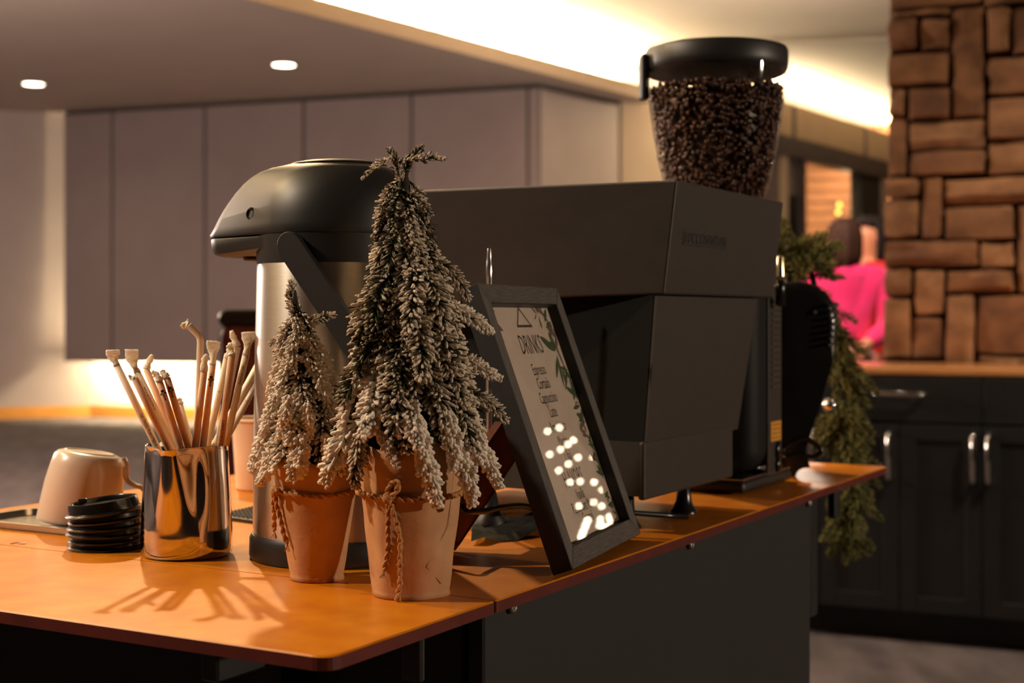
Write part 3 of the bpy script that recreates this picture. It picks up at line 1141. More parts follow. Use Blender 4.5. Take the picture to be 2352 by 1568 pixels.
M_flock_d = flock_material('thinly_flocked_needles', s2l((226, 209, 188)), (.010, .016, .007), (.085, .076, .026), .12, .66)
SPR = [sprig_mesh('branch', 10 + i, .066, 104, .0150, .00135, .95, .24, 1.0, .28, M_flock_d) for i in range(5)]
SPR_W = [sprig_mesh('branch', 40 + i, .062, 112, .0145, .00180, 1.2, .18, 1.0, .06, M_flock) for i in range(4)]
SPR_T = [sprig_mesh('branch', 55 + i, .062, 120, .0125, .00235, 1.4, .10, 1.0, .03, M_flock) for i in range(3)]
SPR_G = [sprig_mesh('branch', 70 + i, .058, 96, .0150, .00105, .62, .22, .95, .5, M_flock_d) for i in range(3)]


def branch(parent, me, p, d, out, sc, roll=0.0):
    o = bpy.data.objects.new('branch', me)
    x = d.normalized()
    z = (out - x * out.dot(x)).normalized()
    y = z.cross(x)
    Mx = Matrix((x, y, z)).transposed().to_4x4()
    Mx = Matrix.Translation(p) @ Mx @ Matrix.Rotation(roll, 4, 'X') @ Matrix.Scale(sc, 4)
    o.matrix_local = Mx
    o.parent = parent
    o.matrix_local = Mx
    C.objects.link(o)
    return o


def paper_pot(root, rb, rt, h, seed, notch):
    rd = random.Random(seed)
    def fn(r, z, a):
        k = z / h
        wob = .0010 * math.sin(3 * a + seed) * k + .0006 * math.sin(7 * a + seed * 2)
        crease = .0009 * mnoise.noise(Vector((math.cos(a) * 3, math.sin(a) * 3, z * 40 + seed)))
        up = (.0035 * math.sin(a * 2 + notch) + .002 * math.sin(5 * a + seed)) * max(0, (k - .8) / .2)
        rr = max(r + wob + crease, .0002) if r > .001 else r
        return (rr * math.cos(a), rr * math.sin(a), z + up)
    bm = newbm()
    pr = [(rb - .002, 0), (rb + .0012, .0006), (rb + .0004, .004), (rb + .0010, .007)]
    for i in range(1, 13):
        z = .007 + (h - .007) * i / 12
        pr.append((rb + (rt - rb) * (z / h) ** .95, z))
    pr += [(rt - .0009, h + .0002)]
    for i in range(1, 6):
        z = h - .035 * i / 5
        pr.append((rb + (rt - rb) * (z / h) ** .95 - .0012, z))
    lathe(bm, pr, 72, fn, cap1=False)
    obj('paper_pot', bm, M_kraft, root, True)
    bm = newbm()
    zt = h - .018
    lathe(bm, [(rb + (rt - rb) * (zt / h) - .0016, zt), (rt * .6, zt + .006), (.0001, zt + .009)], 40)
    obj('moss', bm, M_soil, root, True)
    def rad(z):
        return rb + (rt - rb) * (max(z, .001) / h) ** .95
    return rad


def band(root, rad, z, knot, tails, r=.0025, loop=None, z_wave=.001):
    bm = newbm()
    path = []
    for i in range(33):
        a = 2 * PI * i / 32
        zz = z + z_wave * math.sin(2 * a + 1)
        path.append(Vector((math.cos(a) * (rad(zz) + r * 1.05), math.sin(a) * (rad(zz) + r * 1.05), zz)))
    rope(bm, path, r, 140, 6, 4)
    kb = knot
    bmesh.ops.create_icosphere(bm, subdivisions=2, radius=r * 2.1, matrix=Matrix.Translation(kb))
    for tl in tails:
        rope(bm, tl, r * .95, 140, 6, 4)
        e = Vector(tl[-1])
        for q in range(9):      # frayed end
            dd = Vector((random.uniform(-.5, .5), random.uniform(-.5, .2), -1)).normalized()
            tube(bm, [e, e + dd * .004, e + dd * .007 + Vector((random.uniform(-1, 1), 0, 0)) * .001], .00025, 3)
    if loop:
        rope(bm, loop, r * .95, 140, 6, 4)
    obj('twine', bm, M_twine, root, True)


# tall tree
TC = Vector((-.0846, 1.208, T))
tt = thing('tall_potted_tree', 'taller snow-flocked mini pine in a kraft paper pot tied with twine', 'tree', TC)
rad = paper_pot(tt, .0318, .0465, .129, 2, 2.2)
def surf(a, z, off=.003):
    return Vector((math.cos(a) * (rad(z) + off), math.sin(a) * (rad(z) + off), z))
fa_ = -PI / 2       # towards the camera
k_ = fa_ - .36
zt_ = .0855
band(tt, rad, zt_, surf(k_, zt_),
     [[surf(k_, zt_), surf(k_ - .01, zt_ - .012, .004), surf(k_ - .05, zt_ - .03, .0035), surf(k_ - .08, zt_ - .045, .003), surf(k_ - .16, zt_ - .056, .003), surf(k_ - .20, zt_ - .06, .003)],
      [surf(k_, zt_), surf(k_ + .10, zt_ - .012, .0045), surf(k_ + .20, zt_ - .03, .0035), surf(k_ + .19, zt_ - .05, .003), surf(k_ + .17, zt_ - .07, .0025), surf(k_ + .13, .006, .004), surf(k_ + .12, .001, .005)]],
     loop=[surf(k_, zt_), surf(k_ + .02, zt_ + .008, .004), surf(k_ + .14, zt_ + .014, .005), surf(k_ + .22, zt_ + .011, .006), surf(k_ + .14, zt_ + .004, .005), surf(k_ + .02, zt_ - .001, .005)])
# seam of the wrapped paper
bm = newbm()
tube(bm, [surf(fa_ + .98, .122, .0004), surf(fa_ + .95, .06, .0005), surf(fa_ + .42, .028, .0004), surf(fa_ + .9, .012, .0004)], .00028, 4, flat=[(1, .5)] * 4)
obj('paper_seam', bm, mat('paper_crease', s2l((120, 76, 44)), .8, col2=s2l((110, 68, 38)), scale=100), tt)
bm = newbm()
tube(bm, spline([(0, 0, .115), (.0, 0, .2), (-.004, 0, .30), (-.006, 0, .345), (.0, 0, .368), (.010, 0, .374)], 5), [.007] * 8 + [.005] * 8 + [.0028] * 10, 8)
obj('trunk', bm, M_stem, tt, True)
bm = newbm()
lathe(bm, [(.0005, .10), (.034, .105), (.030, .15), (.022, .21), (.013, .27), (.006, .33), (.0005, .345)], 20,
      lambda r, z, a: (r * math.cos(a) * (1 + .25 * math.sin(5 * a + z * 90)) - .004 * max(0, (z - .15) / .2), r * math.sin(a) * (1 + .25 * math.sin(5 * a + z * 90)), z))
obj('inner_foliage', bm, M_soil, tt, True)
rd = random.Random(11)
tiers = [(.346, 4, .58), (.334, 5, .64), (.320, 6, .72), (.306, 7, .78), (.291, 8, .84), (.276, 9, .90), (.261, 9, .95), (.246, 10, .98), (.231, 10, 1.0), (.216, 11, 1.02), (.200, 11, 1.0), (.186, 11, .98), (.172, 8, .92)]
ax_top = -.0062
for ti, (zs, n, sc) in enumerate(tiers):
    f = ti / (len(tiers) - 1)
    for i in range(n):
        a = 2 * PI * (i + rd.uniform(-.3, .3)) / n + ti * 1.1
        r0 = .004 + .027 * f
        cx = ax_top * (1 - f)
        p = Vector((cx + math.cos(a) * r0, math.sin(a) * r0, zs + rd.uniform(-.005, .005)))
        o = Vector((math.cos(a), math.sin(a), 0))
        tilt = math.radians(29 + 8 * f + rd.uniform(-8, 9))
        d = o * math.sin(tilt) - Vector((0, 0, 1)) * math.cos(tilt) + Vector((-math.sin(a), math.cos(a), 0)) * rd.uniform(-.22, .22)
        out = o * .9 + Vector((0, 0, .4))
        pool = SPR if rd.random() < .75 else SPR_G
        if math.sin(a) < -.2 and math.cos(a) < -.4 and rd.random() < .5:
            pool = SPR_G
        if f > .8 and rd.random() < .35:
            pool = SPR_W
        branch(tt, rd.choice(pool), p, d, out, sc * rd.uniform(.88, 1.1), rd.uniform(-.35, .35))
# drooping tips over the pot and side tufts, as in the photograph: (pixel of the root, pixel of the tip, depth offset)
for xa, ya, xb, yb, dz, pool in ((878, 985, 908, 1072, -.048, SPR_T), (980, 1010, 998, 1160, -.046, SPR_T), (1050, 1010, 1078, 1158, -.036, SPR_T), (1100, 990, 1140, 1118, -.01, SPR_T),
                                 (830, 960, 745, 1100, -.034, SPR_W), (960, 940, 962, 1085, -.05, SPR_T), (1030, 930, 1035, 1075, -.042, SPR_T), (1075, 940, 1105, 1060, -.02, SPR_T), (860, 930, 800, 1040, -.03, SPR_W), (900, 930, 880, 1010, -.045, SPR_G), (815, 990, 822, 1110, -.04, SPR), (1040, 690, 1128, 760, .0, SPR_W), (1075, 890, 1160, 960, .0, SPR),
                                 (950, 870, 1012, 885, -.046, SPR_G), (870, 850, 925, 878, -.044, SPR_G), (1010, 590, 1070, 680, .0, SPR), (1060, 820, 1152, 860, 0, SPR_W)):
    Dm = TC.y + dz
    p = px(xa, ya, TC.y + dz * (.97 if dz < -.035 else .6)) - TC
    q = px(xb, yb, Dm - (.004 if dz < -.035 else 0)) - TC
    d = q - p
    branch(tt, rd.choice(pool), p, d, Vector((.1, -.9, .4)), d.length / .064, rd.uniform(-.2, .2))
# crooked top
for (xa, ya, xb, yb, sc_, pool) in ((915, 372, 1008, 350, 0, SPR), (905, 362, 843, 388, 0, SPR), (930, 420, 900, 345, 0, SPR), (925, 440, 985, 470, 0, SPR), (915, 420, 858, 480, 0, SPR), (930, 400, 952, 352, 0, SPR_G)):
    p = px(xa, ya, TC.y - .006) - TC
    q = px(xb, yb, TC.y - .01) - TC
    d = q - p
    branch(tt, rd.choice(pool), p, d, Vector((0, -.5, .8)), max(.45, d.length / .064), rd.uniform(-.3, .3))

# small tree
SCN = Vector((-.1727, 1.276, T))
sm = thing('small_potted_tree', 'smaller thickly snow-flocked mini pine in a kraft paper pot, before the airpot', 'tree', SCN)
rad = paper_pot(sm, .0228, .0395, .108, 5, .4)
k_ = fa_ - 1.15
band(sm, rad, .079, surf(k_, .079),
     [[surf(k_, .079), surf(k_ - .12, .072, .005), surf(k_ - .22, .058, .006), surf(k_ - .30, .048, .0075), surf(k_ - .32, .043, .008)],
      [surf(k_, .079), surf(k_ + .02, .068, .004), surf(k_ + .10, .054, .003), surf(k_ + .16, .042, .003), surf(k_ + .26, .034, .002)]], r=.0023, z_wave=.0016)
bm = newbm()
tube(bm, spline([(0, 0, .095), (-.004, 0, .16), (-.014, 0, .22), (-.021, 0, .256)], 5), [.005] * 6 + [.0035] * 5 + [.0018] * 5, 8)
obj('trunk', bm, M_stem, sm, True)
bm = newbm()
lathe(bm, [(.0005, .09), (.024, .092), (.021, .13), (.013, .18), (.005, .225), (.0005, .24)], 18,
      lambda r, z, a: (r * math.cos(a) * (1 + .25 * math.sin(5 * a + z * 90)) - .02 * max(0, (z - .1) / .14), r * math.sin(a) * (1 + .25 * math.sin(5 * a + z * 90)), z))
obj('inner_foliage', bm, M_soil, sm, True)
tiers = [(.236, 4, .58), (.222, 5, .66), (.206, 6, .74), (.190, 7, .82), (.172, 8, .88), (.156, 9, .88), (.142, 7, .82)]
for ti, (zs, n, sc) in enumerate(tiers):
    f = ti / (len(tiers) - 1)
    for i in range(n):
        a = 2 * PI * (i + rd.uniform(-.3, .3)) / n + ti * .9
        r0 = .003 + .018 * f
        cx = -.019 * (1 - f)
        p = Vector((cx + math.cos(a) * r0, math.sin(a) * r0, zs + rd.uniform(-.004, .004)))
        o = Vector((math.cos(a), math.sin(a), 0))
        tilt = math.radians(28 + 8 * f + rd.uniform(-7, 8))
        d = o * math.sin(tilt) - Vector((0, 0, 1)) * math.cos(tilt) + Vector((-math.sin(a), math.cos(a), 0)) * rd.uniform(-.2, .2)
        branch(sm, rd.choice(SPR_W if rd.random() < .7 else SPR), p, d, o * .9 + Vector((0, 0, .4)), sc * rd.uniform(.85, 1.05), rd.uniform(-.35, .35))
for xa, ya, xb, yb, dz in ((640, 965, 570, 1070, -.016), (650, 985, 590, 1100, -.03), (690, 985, 690, 1092, -.042), (740, 990, 752, 1080, -.04), (640, 900, 596, 990, -.02), (700, 920, 706, 1010, -.04), (740, 920, 775, 1010, -.02), (660, 900, 640, 1000, -.04)):
    p = px(xa, ya, SCN.y + dz * (.95 if dz < -.035 else .6)) - SCN
    q = px(xb, yb, SCN.y + dz) - SCN
    d = q - p
    branch(sm, rd.choice(SPR_T), p, d, Vector((-.2, -.9, .4)), d.length / .062, rd.uniform(-.2, .2))
for xa, ya, xb, yb in ((690, 745, 668, 652), (690, 740, 735, 730), (680, 740, 640, 770)):
    p = px(xa, ya, SCN.y) - SCN
    d = px(xb, yb, SCN.y) - SCN - p
    branch(sm, rd.choice(SPR), p, d, Vector((0, -1, .3)), max(.45, d.length / .064), 0)

# ------------------------------------------------------------------ menu in a frame
BL = tb(1316, 1308, T + .0072)
BR = tb(1472, 1225, T + .0072)
e_ = Vector((BR.x - BL.x, BR.y - BL.y, 0))
FW = e_.length
e_.normalize()
m_ = Vector((-e_.y, e_.x, 0))
v_ = m_ * .092 + Vector((0, 0, .256))
FH = v_.length
v_.normalize()
N_ = e_.cross(v_)
if N_.y > 0:
    N_ = -N_
fr = thing('menu_frame', 'dark wood shadow-box frame holding a printed drinks menu, leaning back', 'menu', BL)
fr.matrix_world = Matrix(((e_.x, v_.x, N_.x, BL.x), (e_.y, v_.y, N_.y, BL.y), (e_.z, v_.z, N_.z, BL.z), (0, 0, 0, 1)))
FD, BW_ = .020, .0190
for nm, poly in (('frame_side', [(0, 0), (BW_, BW_), (BW_, FH - BW_), (0, FH)]), ('frame_side', [(FW, 0), (FW - BW_, BW_), (FW - BW_, FH - BW_), (FW, FH)]),
                 ('frame_rail', [(0, 0), (FW, 0), (FW - BW_, BW_), (BW_, BW_)]), ('frame_rail', [(0, FH), (FW, FH), (FW - BW_, FH - BW_), (BW_, FH - BW_)])):
    bm = newbm()
    prism(bm, poly, -FD, 0, bev=.0006, seg=1)
    for f_ in bm.faces:
        f_.normal_update()
        f_.material_index = 1 if abs(f_.normal.z) > .8 and f_.calc_center_median().z > -.002 else 0  # shade painted by face: lit oak in front, shaded oak elsewhere
    o = obj(nm, bm, None, fr)
    o.data.materials.append(M_frame_shade)
    g = mat('oak_lit_front', (.075, .063, .055), .65, col2=(.14, .118, .102), scale=50, stretch=(1, 16, 16) if nm == 'frame_rail' else (16, 1, 16), bump=.8, bscale=90)
    o.data.materials.append(g)
bm = newbm()
box(bm, (FW / 2, FH / 2, -.0125), (FW - 2 * BW_ + .004, FH - 2 * BW_ + .004, .002))
paper = obj('paper', bm, M_paper, fr, label='white drinks menu print with a leafy border')
bm = newbm()
box(bm, (FW / 2, FH / 2, -.0165), (FW - 2 * BW_ + .004, FH - 2 * BW_ + .004, .004))
obj('backing', bm, M_black, fr)
bm = newbm()
box(bm, (FW / 2, FH / 2, -.0095), (FW - 2 * BW_ + .002, FH - 2 * BW_ + .002, .0012))
obj('glass', bm, M_glass, fr)
PZ = -.0113
x0, y0, x1, y1 = BW_, BW_, FW - BW_, FH - BW_
pw, ph = x1 - x0, y1 - y0
def pap(fx, fy):
    return x0 + fx * pw, y1 - fy * ph
def put(txt, fx, fy, size, xs, m=M_ink_br):
    X, Y = pap(fx, fy)
    text_part('lettering', txt, size, m, paper, lambda v: Vector((X + v.x, Y + v.y, PZ)), xs)
put('DRINKS', .54, .205, .028, .66)
for s, fy in (('Espresso', .300), ('Cortado', .362), ('Cappuccino', .425), ('Latte', .487), ('Americano', .552), ('Mocha', .616), ('Chai', .680)):
    put(s, .53, fy, .0170, .62)
put('FLAVORS', .50, .785, .024, .60)
for s, fy in (('Vanilla', .845), ('Peppermint Mocha', .895), ('Caramel', .945)):
    put(s, .52, fy, .0160, .58)
# triangle mark with a heavier foot
bm = newbm()
cxp, cyp = pap(.53, .048)
def bar(ax, ay, bx2, by2, wd):
    d = Vector((bx2 - ax, by2 - ay, 0))
    n2 = Vector((-d.y, d.x, 0)).normalized() * wd / 2
    a2, b2 = Vector((cxp + ax, cyp + ay, PZ)), Vector((cxp + bx2, cyp + by2, PZ))
    bm.faces.new([bm.verts.new(q) for q in (a2 - n2, b2 - n2, b2 + n2, a2 + n2)])
bar(-.019, -.008, .0, .011, .0020)
bar(.0, .011, .021, -.008, .0020)
bar(-.020, -.0082, .023, -.0082, .0026)
obj('triangle_mark', bm, M_ink_br, paper)
# leafy border print
def leaf(bm, x, y, L, wd, a):
    pts = []
    for i in range(9):
        f = i / 8
        pts.append((L * f, wd * math.sin(PI * f) ** .8 / 2))
    for i in range(7, 0, -1):
        f = i / 8
        pts.append((L * f, -wd * math.sin(PI * f) ** .8 / 2))
    ca, sa = math.cos(a), math.sin(a)
    leaf.n += 1
    zz = PZ + .00002 * (leaf.n % 9)
    P = []
    for q in pts:
        X, Y = x + q[0] * ca - q[1] * sa, y + q[0] * sa + q[1] * ca
        P.append(bm.verts.new((min(max(X, x0), x1), min(max(Y, y0), y1), zz)))
    bm.faces.new(P)
leaf.n = 0
rl = random.Random(5)
for mm, spec in ((M_green_leaf, [(.96, .02, 1), (.80, .0, .6), (.9, .22, 1.6), (.97, .30, 1.2), (1.0, .38, 1.2), (.98, .5, 1), (.05, .32, .6), (1.0, .62, .9), (1., .75, 1), (.98, .86, .9), (.02, .74, .8), (.03, .36, .5)]),
                 (M_grey_leaf, [(.0, .0, 1.2), (.1, .02, 1), (.06, .08, 1.1), (.97, .10, 1.1), (.04, .45, .7), (.06, .56, .8), (.95, .55, .9), (1, .68, .9), (1, .92, 1), (.03, .62, .6), (.88, .0, .9)]),
                 (M_red_leaf, [(.06, .16, .5), (.03, .20, .45), (.02, .79, .8), (.97, .40, .4), (1., .95, .7)])):
    bm = newbm()
    for fx, fy, s in spec:
        X, Y = pap(fx, fy)
        inward = 0 if fx < .5 else PI
        for q in range(6):
            leaf(bm, X + rl.uniform(-.004, .004), Y + rl.uniform(-.014, .010), rl.uniform(.012, .024) * s, rl.uniform(.003, .006) * s, inward + rl.uniform(-1.5, 1.5))
    bmesh.ops.remove_doubles(bm, verts=bm.verts, dist=1e-7)
    obj('leaf_print', bm, mm, paper)
# bulbs whose reflection shows in the glass: far off to the right, outside the frame
bl = thing('string_light', 'string of small warm bulbs seen mirrored in the framed menu glass', 'light', (0, 0, 0))
first = None
spots = [(1258, 990), (1285, 982), (1263, 1043), (1288, 1032), (1305, 1020), (1318, 1010), (1284, 1080), (1306, 1065), (1328, 1050), (1362, 1050), (1310, 1107), (1333, 1105), (1365, 1107), (1384, 1124),
         (1330, 1162), (1364, 1153), (1382, 1162), (1380, 1192), (1400, 1186), (1402, 1196), (1377, 1206), (1385, 1208), (1395, 1210), (1350, 1195), (1345, 1207), (1340, 1220), (1336, 1232)]
gp = BL + N_ * -.0089
for i, (x, y) in enumerate(spots):
    d = (px(x, y, 1.0) - Vector((0, 0, CAMZ))).normalized()
    o_ = Vector((0, 0, CAMZ))
    k = (gp - o_).dot(N_) / d.dot(N_)
    h = o_ + d * k
    r = d - N_ * (2 * d.dot(N_))
    q = h + r * (4.6 + .06 * (i % 4))
    if first is None:
        bm = newbm()
        bmesh.ops.create_icosphere(bm, subdivisions=2, radius=.0070)
        first = obj('bulb', bm, E_bulb, bl, True, loc=q)
    else:
        c = first.copy()
        C.objects.link(c)
        c.location = q
        c.scale = (1, 1, 1) if i < 23 else (1.3, 1.3, 1.3)

# ------------------------------------------------------------------ espresso machine
MC = Vector((.12, 1.72, T))
em = thing('espresso_machine', 'large angular dark bronze espresso machine behind the framed menu', 'coffee machine', MC)
def L2(p):
    return (p[0] - MC.x, p[1] - MC.y)
def au(p, k, t=0):
    return (p[0] + u.x * k + nn.x * t, p[1] + u.y * k + nn.y * t)
ZT = 1.15 + 313 / F * 1.53 - T
ZU = 1.15 + 51 / F * 1.545 - T
Kt, Kb = (.1757, 1.53), (.1634, 1.545)
Ft, Fb = au(Kt, .345), au(Kb, .352)
Lt, Lb = (-.125, 1.665), (-.120, 1.675)
Bt, Bb = (.045, 2.03), (.055, 2.02)
bm = newbm()
prism(bm, [L2(p) for p in (Kb, Fb, Bb, Lb)], [ZU, ZU, ZU, ZU - .008], ZT, [L2(p) for p in (Kt, Ft, Bt, Lt)], bev=.0022, seg=2)
obj('upper_housing', bm, M_mach, em)
# lower body, tapering down
k0, k1 = (.1428, 1.55), (.1545, 1.55)
zb0, zb1 = 1.0175 - T - .008, ZU + .004
bm = newbm()
prism(bm, [L2(p) for p in (k0, au(k0, .276), au(k0, .276, .25), au(k0, .02, .25))], zb0, zb1, [L2(p) for p in (k1, au(k1, .313), au(k1, .313, .27), au(k1, .02, .27))], bev=.0015, seg=1)
lb = obj('lower_body', bm, [mat('unlit_side_black', (.004, .004, .004), .8, col2=(.005, .005, .005), scale=30, spec=.15)], em)  # near-black paints in the shade of the machine's unlit faces
# facing plate on the lower body's logo side
bm = newbm()
off = Vector((nn.x, nn.y)) * -.0025
pa = [(k0[0] + off.x, k0[1] + off.y), (au(k0, .276)[0] + off.x, au(k0, .276)[1] + off.y)]
pb = [(k1[0] + off.x, k1[1] + off.y), (au(k1, .313)[0] + off.x, au(k1, .313)[1] + off.y)]
prism(bm, [L2(p) for p in (pa[0], pa[1], au(pa[1], 0, .003), au(pa[0], 0, .003))], zb0, zb1 - .006, [L2(p) for p in (pb[0], pb[1], au(pb[1], 0, .003), au(pb[0], 0, .003))])
obj('side_plate', bm, M_mach, em)
# base with the lighter bottom panel
kb_ = (.142, 1.541)
zp0, zp1 = .035, 1.0150 - T
bm = newbm()
prism(bm, [L2(p) for p in (au(kb_, 0, .006), au(kb_, .265, .006), au(kb_, .265, .27), au(kb_, 0, .27))], zp0 + .004, zp1 - .001)
obj('base', bm, M_mach_dark, em)
bm = newbm()
prism(bm, [L2(p) for p in (kb_, au(kb_, .265), au(kb_, .265, .008), au(kb_, 0, .008))], zp0, zp1, bev=.0028, seg=3)
obj('bottom_panel', bm, M_mach, em)
# group side: dark recess, drip tray, group head on the hidden side
bm = newbm()
prism(bm, [L2(p) for p in (au(k0, .02, .25), au(k0, .27, .25), au(k0, .27, .34), au(k0, .02, .34))], .02, .06, bev=.004, seg=1)
obj('drip_tray', bm, M_mach_dark, em)
for s_, t_ in ((.175, .028), (.03, .035), (.02, .24), (.24, .24)):
    bm = newbm()
    lathe(bm, [(.0001, 0), (.0165, 0), (.0165, .002), (.013, .006), (.0095, .014), (.0085, .026), (.0085, .045)], 24)
    p = au(kb_, s_, t_)
    bmesh.ops.translate(bm, vec=(p[0] - MC.x, p[1] - MC.y, 0), verts=bm.verts)
    obj('foot', bm, M_gloss, em, True, autosmooth=50)
# embossed name on the upper housing
side_x = Vector((u.x, u.y, 0))
low = Vector((Kb[0], Kb[1], ZU))
hi = Vector((Kt[0], Kt[1], ZT))
side_z = (hi - low)
side_z.normalize()
side_n = side_x.cross(side_z)
ctr = px(1618, 543, 1.62)
kk = (low + Vector((0, 0, T)) - Vector((0, 0, CAMZ)))
dr = (px(1571, 556, 1.0) - Vector((0, 0, CAMZ)))
o_ = Vector((0, 0, CAMZ))
hit = o_ + dr * ((low + Vector((0, 0, T)) - o_).dot(side_n) / dr.dot(side_n)) + side_n * .0008
hit = hit - MC
text_part('lettering', 'LUCCOSANTAN', .0165, M_ink, em, lambda v: hit + side_x * v.x + side_z * v.y, 1.02, 'LEFT')
bm = newbm()
for a_, b_, c_, d_ in ((-.004, -.0030, .128, -.0012), (-.0042, -.003, -.0028, .0135)):
    vs = [bm.verts.new(hit + side_x * x + side_z * y) for x, y in ((a_, b_), (c_, b_), (c_, d_), (a_, d_))]
    bm.faces.new(vs)
obj('badge_edge', bm, M_ink, em)

# rubber mat under the machine
mt = thing('bar_mat', 'black ribbed rubber bar mat lying flat beside the airpot', 'mat', (0, 0, 0))
mp_ = [tb(500, 1192, T), tb(640, 1212, T), tb(700, 1160, T), tb(560, 1150, T)]
A_, B_, D_ = mp_[0], tb(690, 1218, T), tb(640, 1160, T)
mt.location = A_
bx1, by1 = (B_ - A_), (D_ - A_)
bm = newbm()
prism(bm, [(0, 0), tuple(bx1.xy), tuple((bx1 + by1).xy), tuple(by1.xy)], 0, .005, bev=.001, seg=1)
obj('mat_base', bm, M_black, mt)
bm = newbm()
for i in range(18):
    for j in range(18):
        q = bx1 * ((i + .5) / 18) + by1 * ((j + .5) / 18)
        box(bm, (q.x, q.y, .0058), (.0032, .0032, .0020))
o = obj('mat_studs', bm, mat('rubber_stud', (.03, .028, .027), .5, col2=(.035, .032, .03), scale=50), mt)
o['kind'] = 'stuff'

# dark cloth edge under the machine
cl = thing('black_cloth', 'crumpled black cloth lying under the corner of the coffee machine', 'cloth', tb(1180, 1240))
bm = newbm()
c0_ = tb(1180, 1240)
front = [tb(x, y) - c0_ for x, y in ((1082, 1252), (1110, 1252), (1140, 1246), (1185, 1243), (1225, 1234), (1262, 1222), (1300, 1210))]
backp = [tb(x, y) - c0_ for x, y in ((1090, 1205), (1120, 1200), (1150, 1196), (1190, 1190), (1225, 1186), (1262, 1180), (1300, 1176))]
rows = []
for k in range(6):
    f = k / 5
    rows.append([bm.verts.new(front[i].lerp(backp[i], f) + Vector((0, 0, .004 + .004 * math.sin(i * 1.7 + k * 1.3) + .006 * math.sin(f * PI)))) for i in range(7)])
for a, b in zip(rows, rows[1:]):
    for i in range(6):
        bm.faces.new((a[i], a[i + 1], b[i + 1], b[i]))
r = bmesh.ops.solidify(bm, geom=bm.faces[:], thickness=.003)
o = obj('fabric', bm, mat('black_fabric', (.005, .005, .005), .9, col2=(.007, .0065, .006), scale=80, bump=.3, bscale=700), cl, True)

# power cord between the pot and the machine
cd = obj('power_cord', newbm(), M_gloss)
bm = newbm()
cp = [px(1040, 1165, 1.36), px(1075, 1172, 1.37), px(1110, 1174, 1.40), px(1150, 1165, 1.44), px(1200, 1161, 1.49), px(1240, 1170, 1.52), px(1290, 1166, 1.56)]
cp = [Vector((p.x, p.y, p.z)) for p in cp]
cp = [Vector((cp[0].x - .03, cp[0].y + .01, T + .004))] + cp + [Vector((.20, 1.64, T + .004))]
tube(bm, spline(cp, 6), .0032, 8)
bm.to_mesh(cd.data)
bm.free()
for p in cd.data.polygons:
    p.use_smooth = True
tag(cd, 'thin black power cord looping from the brown folder to the coffee machine', 'cord')

# brown leather folder standing on edge behind the tall tree
ld = thing('leather_folder', 'dark red-brown leather folder leaning behind the taller tree pot', 'folder', (0, 0, 0))
Aq, Bq, Cq = px(1158, 968, 1.47), px(1196, 1043, 1.50), px(1047, 1268, 1.42)
Cq.z = T
Dq = Aq + (Cq - Bq)
ctr = (Aq + Bq + Cq + Dq) / 4
ld.location = (Cq.x, Cq.y, T)
nf = (Bq - Aq).cross(Cq - Bq).normalized()
if nf.y > 0:
    nf = -nf
bm = newbm()
q = [p - ld.location for p in (Aq, Bq, Cq, Dq)]
fv = [bm.verts.new(p) for p in q]
bv = [bm.verts.new(p - nf * .012) for p in q]
bm.faces.new(fv)
bm.faces.new(bv[::-1])
for i in range(4):
    bm.faces.new((fv[i], bv[i], bv[(i + 1) % 4], fv[(i + 1) % 4]))
bmesh.ops.bevel(bm, geom=bm.edges[:], offset=.0015, segments=2, affect='EDGES')
obj('cover', bm, M_leather, ld)
q2 = [q[i] * .9 + (sum(q, Vector()) / 4) * .1 for i in range(4)]
bm = newbm()
for i in range(4):
    a, b = q2[i] + nf * .0006, q2[(i + 1) % 4] + nf * .0006
    tube(bm, [a, b], .0007, 4)
obj('stitching', bm, M_leather, ld)

# slim steel handle standing behind the menu
sh = thing('steel_brush_handle', 'slim tapered steel handle sticking up behind the framed menu', 'tool', Vector((0, 0, 0)))
hp0 = px(1124, 650, 1.56)
sh.location = (hp0.x, hp0.y, T)
hz = lambda y: CAMZ - (y - HY) / F * 1.56 - T
bm = newbm()
lathe(bm, [(.0001, hz(570)), (.0019, hz(570)), (.0022, hz(576)), (.0026, hz(590)), (.0030, hz(605)), (.0036, hz(612)), (.0034, hz(640)), (.0032, hz(660)), (.0040, .05), (.0001, .05)], 16)
obj('handle', bm, M_chrome, sh, True, autosmooth=40)
bm = newbm()
lathe(bm, [(.0001, 0), (.020, 0), (.020, .01), (.012, .02), (.006, .05), (.0001, .052)], 20)
obj('base', bm, M_black, sh, True)

# ------------------------------------------------------------------ grinder with bean hopper
GC = Vector(((1645 - CX) / F * 2.05, 2.05, T))
gr = thing('coffee_grinder', 'tall dark coffee grinder with a clear bean hopper on top', 'grinder', GC, CR)
gz = lambda y: CAMZ - (y - HY) / F * 2.05 - T
hopper_prof = [(.0305, gz(600)), (.034, gz(580)), (.050, gz(520)), (.0725, gz(440)), (.0830, gz(370)), (.0905, gz(300)), (.0955, gz(240)), (.0985, gz(190)), (.0998, gz(158))]
bm = newbm()
lathe(bm, hopper_prof, 72, cap0=False, cap1=False)
hp_ = obj('hopper', bm, M_hop, gr, True)
bm = newbm()
lathe(bm, [(.092, gz(172)), (.0965, gz(172)), (.0985, gz(166)), (.1008, gz(162)), (.1015, gz(150)), (.1015, gz(122)), (.0995, gz(116)), (.093, gz(113)), (.0001, gz(112))], 72)
obj('lid', bm, M_satin, gr, True, autosmooth=40)
bm = newbm()
box(bm, (0, 0, 0), (.012, .022, gz(130) - gz(235)), bev=.004, seg=2)
cl_ = Vector((-1, -.15, 0)).normalized()
wl = Matrix.Rotation(-CR, 4, 'Z')
pos = wl @ (cl_ * .1055)
